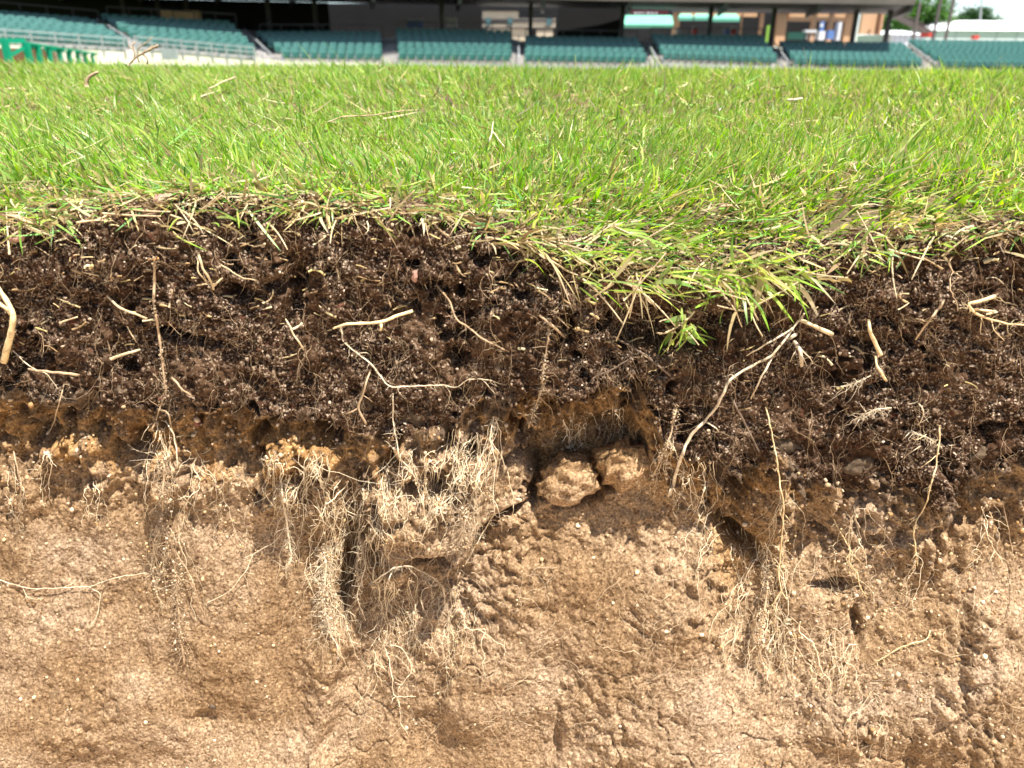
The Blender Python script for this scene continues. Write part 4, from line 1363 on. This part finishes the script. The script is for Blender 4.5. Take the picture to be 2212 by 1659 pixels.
n = 620
px, py = face_points(n, lambda e, b: e + 5, lambda e, b: e + (b - e) * .75, lambda x, y: RNG.random(len(x)) < 1.15 - .9 * (y - np.interp(x, E_PTS[:, 0], E_PTS[:, 1])) / 330)
n = len(px)
PP, RR = straws(px, py, RNG.lognormal(math.log(.0055), .45, n), RNG.lognormal(math.log(.0009), .35, n), RNG.uniform(-.7, .7, n), None, .0012)
V, q, t = tubes(PP, RR, 4)
cols = DRYS[RNG.integers(0, 5, n)] * RNG.uniform(.6, 1.25, (n, 1))
tag(link('straw_flecks', mesh('straw_flecks', V, t, q, np.repeat(cols, 20, 0)), M['hair']), 'tiny straw flecks stuck in the dark topsoil face', kind='stuff')

SP = [(240, 596, 11, 90), (780, 545, 16, 0), (1012, 555, 24, 72), (995, 590, 20, 55), (520, 525, 22, -10), (560, 530, 14, -15), (490, 570, 20, 8), (320, 560, 16, 8), (190, 590, 20, 10), (660, 600, 20, 60), (870, 560, 12, -8),
      (205, 745, 14, 88), (235, 745, 12, 85), (150, 690, 22, -18), (55, 680, 20, -30), (280, 715, 20, 70), (370, 640, 20, -70), (540, 655, 26, -15), (585, 645, 18, -50), (1540, 640, 22, -25), (1830, 660, 24, -20), (1690, 690, 20, -30),
      (1930, 590, 18, 5), (2090, 560, 18, -25), (2010, 560, 20, 10), (1140, 560, 14, 0), (920, 620, 12, 70), (700, 505, 14, 20), (610, 500, 22, -5), (90, 540, 16, 30), (40, 560, 18, -20), (150, 520, 22, 35), (430, 510, 16, 0), (1210, 690, 26, 45), (840, 650, 10, 80),
      (2150, 600, 18, 15), (2180, 655, 22, 5), (1760, 620, 24, 25), (1990, 690, 10, 20), (2060, 610, 12, -60), (1440, 760, 12, 20), (1120, 620, 14, 40), (960, 505, 12, 30), (300, 600, 12, -30), (120, 630, 16, 5), (730, 590, 16, 80)]
SPO = []
for k, (x, y, L, a) in enumerate(SP):
    PP, RR = straws(np.array([x], float), np.array([y], float), np.array([L * 2 * MM]), np.array([RNG.uniform(1.4, 2.6) * MM * 1.4]), np.array([-math.radians(a)]), None, .0008)
    V, q, t = tubes(PP, RR, 6)
    base = PP[0, 0]
    o = link('straw_piece', mesh('straw_piece', V - base, t, q), M['orange' if k in (0, 7) else ('straw', 'tan', 'tan', 'straw', 'tan')[k % 5]])
    o.location = base
    LM = [('the cream rhizome', 800, 698), ('the forked dry stem', 450, 590), ('the yellow broken stem', 15, 700), ('the sand crusted root', 335, 640), ('the sagging turf edge', 1400, 610), ('the longest tan root', 1660, 780), ('the bent yellow stem piece', 1890, 730),
          ('the slanting grey twig', 2010, 690), ('the knobbly yellow rhizome', 2120, 670), ('the reddish upright chip', 896, 596), ('the pinkish chip at the border', 40, 512), ('the thin slanting straw stem', 636, 720), ('the frayed straw stem', 270, 766), ('the arching brown root', 1000, 690)]
    w = min(LM, key=lambda m_: math.hypot(m_[1] - x, m_[2] - y))
    dx, dy = x - w[1], y - w[2]
    side = ('right of' if dx > 0 else 'left of') if abs(dx) > abs(dy) else ('below' if dy > 0 else 'above')
    how = 'level' if abs(a) < 13 else 'upright' if abs(a) > 65 else 'falling' if a > 0 else 'rising'
    size = 'tiny' if L < 13 else 'short' if L < 19 else 'longer'
    lab = '%s %s %s straw piece in soil %s %s' % (size, how, 'orange' if k in (0, 7) else 'pale', side, w[0])
    tag(o, lab, 'straw', 'short straw pieces stuck in the topsoil')
    SPO.append((x, o))

for lab in {o['label'] for _, o in SPO}:
    same = sorted([(x_, o.name) for x_, o in SPO if o['label'] == lab])
    if len(same) > 1:
        for (x_, nm), w in zip(same, ('leftmost', 'rightmost') if len(same) == 2 else ('leftmost', 'middle', 'rightmost')):
            o = bpy.data.objects[nm]
            o['label'] = w + ' ' + lab.replace(' straw piece in soil', ' straw')

# ------------------------------------------------------------------ roots and stems one can pick out
make_root('rhizome', 'thick cream rhizome piece lying level in the dark soil', 'stem', [(720, 709), (745, 700), (790, 698), (828, 695), (855, 683), (892, 671)], 2.6, 3.4, 'cream', .009, [([(822, 697), (826, 706), (822, 714)], 3.4, 2.2)])
make_root('long_root', 'long thin curving root running from the cream rhizome to the right', 'root', [(736, 704), (742, 740), (772, 764), (800, 784), (820, 810), (832, 830), (850, 837), (900, 834), (960, 831), (984, 840), (1008, 820), (1040, 817), (1092, 831)], 1.7, 1.0, 'white', .005,
          [([(960, 832), (975, 850), (968, 870)], 1, .6), ([(1040, 818), (1060, 838), (1070, 850)], .9, .5), ([(772, 764), (792, 758), (800, 770)], .9, .5)], hairs=50)
make_root('long_root', 'longest thick tan root slanting down to a frayed end at the right', 'root', [(1738, 678), (1700, 728), (1668, 768), (1606, 800), (1574, 822), (1548, 880), (1520, 912), (1490, 942), (1470, 990), (1456, 1040), (1447, 1068)], 1.8, 4.0, 'white', .012,
          [([(1672, 765), (1650, 806), (1622, 862)], 2.4, 1.4), ([(1712, 708), (1680, 730), (1612, 768)], 2.0, 1.5), ([(1524, 912), (1545, 922), (1552, 934)], 1.6, 1.0), ([(1450, 1050), (1462, 1066)], 2.0, 1.0), ([(1450, 1052), (1444, 1074)], 2.2, 1.0), ([(1700, 735), (1720, 722)], 3.2, 4.0)], hairs=20)
make_root('stem_stub', 'thick blunt straw stub pointing right above the longest root', 'stem', [(1730, 692), (1760, 704), (1796, 722)], 3.4, 4.8, 'straw', .008)
make_root('sprout', 'white split sprout hanging right of the longest root', 'stem', [(1716, 738), (1728, 752), (1732, 790)], 4.2, 3.4, 'white', .009, [([(1728, 752), (1748, 772), (1756, 786)], 1.6, .7), ([(1722, 748), (1712, 770), (1706, 782)], 1.2, .6), ([(1730, 760), (1742, 790)], 1, .5)], hairs=24)
make_root('stem_piece', 'bent yellow stem piece standing upright in the right dark soil', 'stem', [(1876, 690), (1878, 715), (1892, 742), (1902, 768)], 3.0, 4.4, 'cream', .008, [([(1890, 770), (1893, 790), (1914, 822)], 2.2, 2.8)])
make_root('stem_piece', 'straight grey twig slanting in the right dark soil', 'twig', [(2040, 648), (2012, 685), (1978, 733)], 2.4, 2.0, 'tan', .008)
make_root('rhizome', 'knobbly yellow rhizome with thin roots near the right edge', 'stem', [(2150, 640), (2110, 652), (2088, 656), (2105, 676), (2140, 690), (2180, 700), (2212, 702)], 3.8, 1.2, 'cream', .008, [([(2100, 668), (2150, 672)], 2.6, 2.0), ([(2140, 690), (2150, 720), (2170, 735)], 1.2, .6), ([(2120, 684), (2118, 720)], 1.2, .6)], hairs=40)
make_root('stem', 'thick yellow broken stem at the left edge of the dark soil', 'stem', [(-20, 600), (14, 648), (30, 680), (24, 720), (14, 756), (8, 782)], 4.0, 7.5, 'cream', .016, [([(-10, 650), (16, 668), (30, 684)], 3.5, 5)], hairs=16)
make_root('thin_root', 'thin pale root running right from the yellow broken stem', 'root', [(28, 757), (52, 780), (72, 797), (100, 806), (118, 830), (130, 850)], 1.4, .8, 'white', .006, hairs=16)
make_root('twig', 'straight grey twig lying level at the left near the soil boundary', 'twig', [(62, 798), (110, 803), (172, 810)], 2.4, 2.8, 'tan', .010)
make_root('bent_straw', 'pale frayed straw stem pointing right in the left dark soil', 'straw', [(240, 776), (262, 766), (302, 756)], 3.6, 2.2, 'straw', .007)
make_root('bent_straw', 'long bent straw stem curving through the left dark soil', 'straw', [(232, 640), (256, 664), (285, 676), (318, 688)], 2.6, 2.2, 'straw', .006)
make_root('sandy_root', 'long upright sand crusted root down the left dark soil', 'root', [(333, 555), (334, 600), (331, 650), (340, 700), (346, 745), (352, 800), (360, 845), (345, 880), (338, 905), (328, 930)], 2.8, 1.6, 'tan', .006, [([(340, 882), (362, 890), (374, 930), (382, 968)], 1.6, 1.5), ([(372, 815), (392, 840), (418, 858)], 2, 2), ([(345, 880), (330, 870), (322, 862)], .9, .5)], hairs=110)
make_root('bent_straw', 'thin straight straw stem slanting left of the cream rhizome', 'straw', [(616, 688), (634, 722), (656, 756)], 1.6, 2.0, 'straw', .008)
make_root('straw_fork', 'forked dry stem sticking up in the left middle of the dark soil', 'straw', [(428, 545), (438, 580), (458, 612), (462, 626)], 2.2, 2.4, 'straw', .009, [([(430, 560), (426, 585), (448, 612)], 1.6, 1.6), ([(460, 620), (480, 600)], 2, 1.8), ([(462, 612), (424, 616)], 1.8, 1.4), ([(478, 572), (520, 600), (556, 606)], 1.8, 1.0)])
make_root('thin_root', 'thin root hanging from the sand crusted root at the boundary', 'root', [(358, 908), (374, 935), (382, 975), (382, 1012)], 1.3, 1.8, 'white', .012)
make_root('thin_root', 'short kinked root hanging below the grey twig at the left', 'root', [(138, 830), (128, 870), (118, 905), (106, 938)], 1.2, 1.6, 'tan', .008, hairs=16)
make_root('thin_root', 'pale root hanging in the ochre band near the left edge', 'root', [(28, 975), (38, 1010), (48, 1050), (40, 1100)], 1.6, 1.2, 'tan', .012, hairs=24)
make_root('long_root', 'thin pale root creeping level across the lower left sand', 'root', [(-20, 1248), (30, 1262), (70, 1272), (130, 1270), (190, 1268), (225, 1255), (270, 1244), (318, 1238), (350, 1252)], 1.1, .8, 'white', .003, [([(190, 1268), (216, 1280), (214, 1320), (206, 1340), (190, 1360)], 1.0, .8), ([(50, 1270), (56, 1290), (78, 1296)], .8, .5), ([(140, 1268), (160, 1258)], .7, .4), ([(40, 1264), (56, 1248)], .7, .4)], hairs=20)
make_root('sandy_root', 'longest sand crusted root column with a thick pale tip on the left sand', 'root', [(356, 985), (352, 1060), (350, 1130), (372, 1180), (380, 1250), (384, 1310), (392, 1370), (398, 1432)], 1.8, 2.2, 'tan', .008, [([(350, 1130), (330, 1180), (340, 1230)], 1.6, 1.0), ([(372, 1180), (410, 1240), (430, 1300), (448, 1340)], 1.5, 1.0)], hairs=420, coat=4.5)
make_root('hairy_root', 'white furry root tip hanging left of the dark crevice', 'root', [(700, 1180), (704, 1230), (700, 1290), (702, 1330), (716, 1372)], 1.4, 1.8, 'white', .010, [([(716, 1372), (732, 1400), (726, 1440)], 1.0, .7)], hairs=300, coat=4.0)
make_root('long_root', 'thin root crossing the lower left sand diagonally up to the right', 'root', [(448, 1302), (500, 1275), (530, 1235), (546, 1198), (590, 1172), (610, 1150), (632, 1090), (646, 1050)], 1.1, 1.0, 'white', .006, [([(546, 1198), (522, 1206)], .7, .4), ([(530, 1236), (552, 1240)], .7, .4)], hairs=14)
make_root('hanging_root', 'pale thick root hanging right of the lower left diagonal root', 'root', [(606, 1030), (610, 1080), (620, 1130), (624, 1170), (632, 1205), (616, 1228), (620, 1250)], 2.0, 2.4, 'white', .012, hairs=130)
make_root('forked_root', 'forked root crossing from the dark soil into the sand left of the cavity', 'root', [(850, 850), (848, 900), (856, 950), (860, 985), (884, 1012), (908, 1050)], 1.6, 1.2, 'white', .008, [([(858, 980), (830, 1010), (800, 1035)], .9, .6), ([(850, 935), (824, 940)], .8, .5)], hairs=40)
make_root('hanging_root', 'long root hanging at the left side of the cavity', 'root', [(1066, 900), (1058, 950), (1072, 1000), (1064, 1060), (1068, 1110), (1050, 1140), (1020, 1190), (1006, 1220)], 1.2, 1.3, 'white', .014, [([(1068, 1080), (1080, 1110), (1084, 1150)], .8, .6), ([(1060, 950), (1085, 990), (1090, 1020)], .9, .6)], hairs=60)
make_root('hairy_root', 'bristly brown root hanging above the cavity', 'root', [(1188, 690), (1180, 760), (1172, 810), (1170, 850), (1152, 885), (1142, 925)], 1.6, 1.4, 'tan', .010, [([(1168, 860), (1190, 880), (1196, 905)], .9, .6), ([(1166, 865), (1136, 880)], .8, .5)], hairs=160)
make_root('hanging_root', 'cream root hanging down the right sand with a forked tip', 'root', [(1655, 880), (1676, 980), (1684, 1040), (1694, 1100), (1688, 1180), (1682, 1240), (1688, 1280), (1668, 1305), (1660, 1330)], 1.3, 1.9, 'cream', .010, [([(1688, 1280), (1700, 1296)], 1.2, .7), ([(1690, 1105), (1708, 1128)], 1.1, .6), ([(1668, 1305), (1678, 1322), (1666, 1336)], 1, .6)], hairs=30)
make_root('hanging_root', 'cream root crossing out of the black soil tongue at the right', 'root', [(2030, 918), (2028, 960), (2022, 1010), (2008, 1060), (2000, 1095), (1978, 1125), (1974, 1160), (1980, 1195), (1982, 1220)], 1.6, 1.4, 'cream', .010, [([(2028, 980), (2002, 1000), (1990, 1012)], 1.1, .6), ([(1978, 1180), (1960, 1172)], .9, .5), ([(1980, 1195), (1966, 1212)], .9, .5), ([(2000, 940), (1980, 952), (1966, 945)], 1, .7)], hairs=46)
make_root('long_root', 'thin wavering root down the sand near the right edge', 'root', [(2168, 1090), (2180, 1150), (2190, 1210), (2192, 1280), (2180, 1330), (2150, 1360), (2120, 1400), (2124, 1450), (2090, 1480)], .9, .6, 'tan', .003, hairs=10)
make_root('pale_root', 'bright pale root lying on the lower right sand, rising to the right', 'root', [(1884, 1436), (1912, 1418), (1946, 1396), (1990, 1386), (2006, 1380), (2010, 1362)], 1.1, 1.5, 'cream', .003, [([(1900, 1428), (1884, 1424)], .8, .5), ([(1894, 1432), (1896, 1444)], .8, .5)], hairs=30)
make_root('thin_root', 'pale kinked root tip on the sand right of the dark slot', 'root', [(1800, 1120), (1838, 1190), (1832, 1215), (1852, 1240), (1858, 1270), (1872, 1292)], 1.2, 1.3, 'cream', .005, [([(1832, 1215), (1814, 1222)], .8, .5), ([(1862, 1278), (1878, 1286)], .9, .5), ([(1838, 1190), (1858, 1215)], .9, .6)], hairs=40)
make_root('thin_root', 'long faint root down the lower right sand to the picture edge', 'root', [(1800, 1330), (1806, 1410), (1796, 1480), (1788, 1530), (1804, 1590), (1816, 1659), (1818, 1700)], .9, .9, 'tan', .003)
make_root('hanging_root', 'brown bristly root hanging left of the longest thick root', 'root', [(1460, 880), (1450, 935), (1432, 980), (1420, 1010), (1404, 1045)], 2.0, 1.4, 'tan', .010, hairs=110)
make_root('twig', 'dark straight twig crossing the shadow under the sagging turf', 'twig', [(1326, 726), (1390, 764), (1448, 812)], 2.0, 2.4, 'brown', .012)
make_root('twig', 'dark twig under the sagging turf, sloping the other way', 'twig', [(1282, 816), (1330, 794), (1372, 768), (1350, 758)], 1.8, 1.6, 'brown', .012)
make_root('twig', 'brown straight twig slanting down behind the longest root', 'twig', [(1580, 858), (1606, 910), (1640, 976)], 2.6, 2.0, 'brown', .008)
make_root('twig', 'brown forked twig at the boundary below the cream rhizome', 'twig', [(800, 800), (786, 845), (772, 880), (792, 916)], 2.2, 2.4, 'tan', .008, [([(774, 882), (746, 894)], 2.0, 2.0), ([(782, 852), (806, 870)], 1, .7)])
make_root('twig', 'long dim brown root arching above the cream rhizome', 'twig', [(944, 616), (972, 650), (985, 690), (1010, 705), (1040, 730), (1100, 760)], 2.0, 1.4, 'tan', .005, hairs=50)
make_root('twig', 'slanting dim straw in the middle of the dark soil', 'twig', [(1165, 680), (1195, 705), (1222, 730)], 2.6, 2.4, 'tan', .006)
make_root('hanging_root', 'thread like root hanging right of the hair covered root tip', 'root', [(780, 1080), (775, 1150), (790, 1220), (770, 1290), (790, 1340)], 1.4, 1.0, 'white', .012, hairs=120)
make_root('arched_root', 'thick pale root arching over the dark holes beside the crevice', 'root', [(800, 1260), (850, 1226), (890, 1222), (940, 1250), (960, 1270), (962, 1310)], 1.8, 1.3, 'white', .012, [([(880, 1224), (905, 1250), (900, 1280)], 1.1, .7), ([(850, 1228), (830, 1280), (838, 1340)], 1.2, .8)], hairs=90)
make_root('fibrous_root', 'small white fibrous root in the middle of the right dark soil', 'root', [(1850, 905), (1885, 885), (1925, 882)], 1.4, 1.2, 'white', .006, [([(1870, 890), (1856, 868)], .9, .5), ([(1860, 900), (1842, 930)], .9, .5)], hairs=70)
make_root('fibrous_root', 'small white branched root above the boundary at the right', 'root', [(1968, 930), (2005, 948), (2022, 956)], 1.5, 1.0, 'white', .006, [([(1990, 962), (1962, 982)], 1.3, .7), ([(1965, 935), (1948, 950)], .9, .5)], hairs=50)
make_root('fibrous_root', 'branched pale root below the bent yellow stem piece', 'root', [(1822, 905 - 70), (1850, 826), (1882, 812)], 1.3, .9, 'white', .006, [([(1850, 826), (1838, 846)], .8, .5)], hairs=50)
make_root('hooked_root', 'small hooked white root in the right dark soil', 'root', [(1980, 868), (1996, 884), (1992, 905), (1982, 918)], 1.3, 1.0, 'white', .006, hairs=10)
make_root('hairy_root', 'furry white column of root hairs beside the left cavity edge', 'root', [(1012, 1090), (1004, 1130), (996, 1165), (984, 1200)], 1.4, 2.0, 'tan', .010, [([(984, 1200), (966, 1245), (974, 1275)], 1.2, .7)], hairs=360, coat=5.0)
make_root('hanging_root', 'mat forming pale root hanging down the right sand below the hole', 'root', [(1660, 1240), (1655, 1290), (1645, 1350), (1640, 1410), (1655, 1460)], 3.0, 1.8, 'tan', .010, [([(1645, 1380), (1610, 1420), (1588, 1440)], 1.4, .8), ([(1650, 1420), (1680, 1480)], 1.2, .7)], hairs=220)

# lumps
def lump(name, label, cat, cx, cy, rx, ry, th, mat, seed, sink=.4, group=None, cols=None, Y=None):
    V, T = IV.copy(), IF
    for _ in range(4 if cat == 'clod' else 3):
        e = {}
        nf = []
        Vl = list(V)
        for f in T:
            m_ = []
            for i in range(3):
                k = tuple(sorted((f[i], f[(i + 1) % 3])))
                if k not in e:
                    e[k] = len(Vl)
                    Vl.append(nrm((Vl[k[0]] + Vl[k[1]])))
                m_.append(e[k])
            nf += [(f[0], m_[0], m_[2]), (f[1], m_[1], m_[0]), (f[2], m_[2], m_[1]), (m_[0], m_[1], m_[2])]
        V, T = np.array(Vl), np.array(nf)
    a_, b_, c_ = V[:, 0], V[:, 1], V[:, 2]
    if cat == 'clod':
        V = V * (1 - .22 * np.abs(perlin(V[:, 0] * 1.1 + seed, V[:, 2] * 1.1 + V[:, 1], seed + 3)) * 2)[:, None]
        a_, b_, c_ = V[:, 0], V[:, 1], V[:, 2]
    d = 1 + .13 * (perlin(a_ * 1.4 + seed, b_ * 1.4, seed) + perlin(b_ * 1.4 + seed, c_ * 1.4, seed + 1) + perlin(c_ * 1.4 + seed, a_ * 1.4, seed + 2))
    d = d + .055 * (fbm(a_ * 4 + seed, b_ * 4, 3, seed) + fbm(b_ * 4 + seed, c_ * 4, 3, seed + 5) + fbm(c_ * 4 + seed, a_ * 4, 3, seed + 9))
    V = V * d[:, None] * np.array([rx * MM, th, ry * MM])
    c = surf(np.array([cx], float), np.array([cy], float), 0)[0] if Y is None else at_y(cx, cy, Y)
    o = link(name, mesh(name, V, T, None, cols if cols is None else np.repeat(np.array([cols]), len(V), 0)), M[mat])
    o.location = c + np.array([0, th * (sink + (.36 if mat == 'clay' else 0)), 0])
    o.rotation_euler = (0, RNG.uniform(-.3, .3), 0)
    return tag(o, label, cat, group)


G_ = 'grey clay lumps along the soil boundary'
lump('clay_lump', 'grey clay lump at the boundary behind the brown slanting twig', 'clay lump', 1700, 965, 44, 24, .010, 'clay', 3, .3, G_)
lump('clay_lump', 'roundest grey clay lump at the boundary on the right', 'clay lump', 1858, 1008, 46, 26, .010, 'clay', 4, .3, G_)
lump('clay_lump', 'grey clay lump at the boundary near the left edge', 'clay lump', 95, 862, 40, 30, .009, 'clay', 5, .5, G_)
lump('clay_lump', 'grey clay lump left of the cavity, under the long curving root', 'clay lump', 900, 905, 46, 30, .010, 'clay', 6, .5, G_)
lump('clay_lump', 'grey clay lump touching the top left corner of the cavity', 'clay lump', 1105, 838, 34, 32, .009, 'clay', 7, .5, G_)
lump('clay_lump', 'small grey clay lump below the forked twig on the left', 'clay lump', 260, 845, 26, 20, .008, 'clay', 8, .5, G_)
lump('clay_lump', 'grey clay lump at the boundary nearest the right edge', 'clay lump', 2110, 985, 40, 20, .009, 'clay', 9, .5, G_)
lump('clay_lump', 'grey clay lump just above the left ochre recess', 'clay lump', 775, 880, 34, 26, .008, 'clay', 10, .5, G_)
lump('red_pebble', 'dull red pebble in the ochre band at the left', 'pebble', 425, 912, 12, 8, .004, 'redstone', 11, .2)
lump('red_pebble', 'small dull red pebble beside the sand crusted root', 'pebble', 352, 858, 11, 6, .003, 'redstone', 12, .2)
lump('pink_chip', 'pinkish bark chip lying in the grass edge at the left', 'chip', 352, 432, 20, 13, .004, 'pink', 13, -.5)
lump('pink_chip', 'pinkish chip in the turf edge near the left border', 'chip', 40, 512, 16, 10, .004, 'pink', 14, -.3)
lump('pink_chip', 'reddish chip stuck upright in the dark soil under the turf edge', 'chip', 896, 596, 7, 13, .0025, 'pink', 15, 0)
OC = (.55, .2, 0)
lump('sand_clod', 'large rounded sand clod wedged in the middle cavity', 'clod', 1228, 1036, 78, 62, .020, 'subsoil', 16, 0, cols=(.30, .0, 0), Y=DF + .020)
lump('sand_clod', 'rounded sand clod at the right side of the middle cavity', 'clod', 1345, 1005, 70, 68, .020, 'subsoil', 18, 0, cols=(.45, .0, 0), Y=DF + .018)
lump('sand_clod', 'small sand clod at the lower left corner of the cavity', 'clod', 1098, 1116, 38, 18, .012, 'subsoil', 17, 0, cols=(.15, .05, 0), Y=DF + .016)
lump('soil_tongue', 'black soil tongue hanging into the sand at the right', 'clod', 2030, 1072, 24, 44, .012, 'topsoil', 19, .3)
lump('gray_pebble', 'small dark pebble set in the lower left sand', 'pebble', 458, 1524, 15, 13, .005, 'clay', 20, .2)

# dry things lying in the grass
def lawn_pt(px, py):
    d = rays(px, py)
    Y = np.full(np.shape(px), .6)
    for _ in range(30):
        p = CN + d * (Y / d[..., 1])[..., None]
        zt = lawn_z(p[..., 0], p[..., 1]) + .016
        Yn = (HC - zt) / np.maximum(-d[..., 2], 1e-3) * d[..., 1]
        Y = .5 * Y + .5 * np.clip(Yn, .44, 6)
    return CN + d * (Y / d[..., 1])[..., None]


def lawn_stick(name, label, cat, pts, r0, r1, mat, Y=None, branches=()):
    root = None
    for k, (pp, a, b) in enumerate([(pts, r0, r1)] + list(branches)):
        c = curve_px(pp, 6, 1.6, k + 3)
        if Y is None:
            P = lawn_pt(c[:, 0], c[:, 1])
            P = P - np.array([0, .004, -.003])
        else:
            P = at_y(c[:, 0], c[:, 1], np.full(len(c), Y))
        sc = np.linalg.norm(P.mean(0) - CN) / F
        rr = np.linspace(a, b, len(c)) * sc
        if root is None:
            base = P[0].copy()
            root = thing(name, label, cat, tuple(base))
        V, q, t = tubes(P[None], rr[None], 6)
        link('stem' if k == 0 else 'branch', mesh(name, V - base, t, q), M[mat], root)


lawn_stick('dry_root', 'dry branched root standing up out of the turf before the stands', 'root', [(278, 142), (288, 128), (305, 118), (322, 108), (342, 98)], 1.5, 2.3, 'tan', 1.05,
           [([(288, 130), (292, 112), (285, 100), (292, 90)], 1.6, 1.0), ([(300, 120), (296, 104), (310, 96), (330, 80)], 1.3, .7), ([(308, 116), (322, 128), (318, 138)], 1.8, 1.4), ([(296, 120), (300, 134)], 1.6, 1.2), ([(286, 106), (276, 98)], 1.0, .6), ([(272, 130), (268, 112)], .8, .5), ([(322, 108), (330, 96), (340, 104)], 1.6, 1.4)])
lawn_stick('curled_leaf', 'brown curled dead leaf standing in the grass at the left', 'leaf', [(188, 188), (186, 174), (192, 166), (205, 160), (212, 156)], 4.0, 2.2, 'tan', .78)
lawn_stick('dead_stem', 'flat tan straw lying in the grass right of the curled leaf', 'straw', [(455, 198), (478, 186), (510, 172)], 1.3, 1.7, 'straw')
lawn_stick('dead_stem', 'long pale straw lying level in the middle grass', 'straw', [(705, 272), (745, 258), (800, 256), (880, 244)], 1.3, 1.0, 'tan')
lawn_stick('dead_stem', 'white forked straw standing in the middle grass', 'straw', [(1058, 312), (1064, 292), (1066, 270)], 1.6, 1.2, 'white', None, [([(1064, 292), (1090, 324)], 1.6, 1.4)])
lawn_stick('dead_stem', 'short pale straw lying in the right grass', 'straw', [(1698, 222), (1730, 219)], 2.2, 2.0, 'white')
print('grass tris', ng, 'total', sum(len(o.data.loop_triangles) if o.type == 'MESH' and not o.data.calc_loop_triangles() else 0 for o in bpy.data.objects if o.type == 'MESH' and o.data.users == 1))
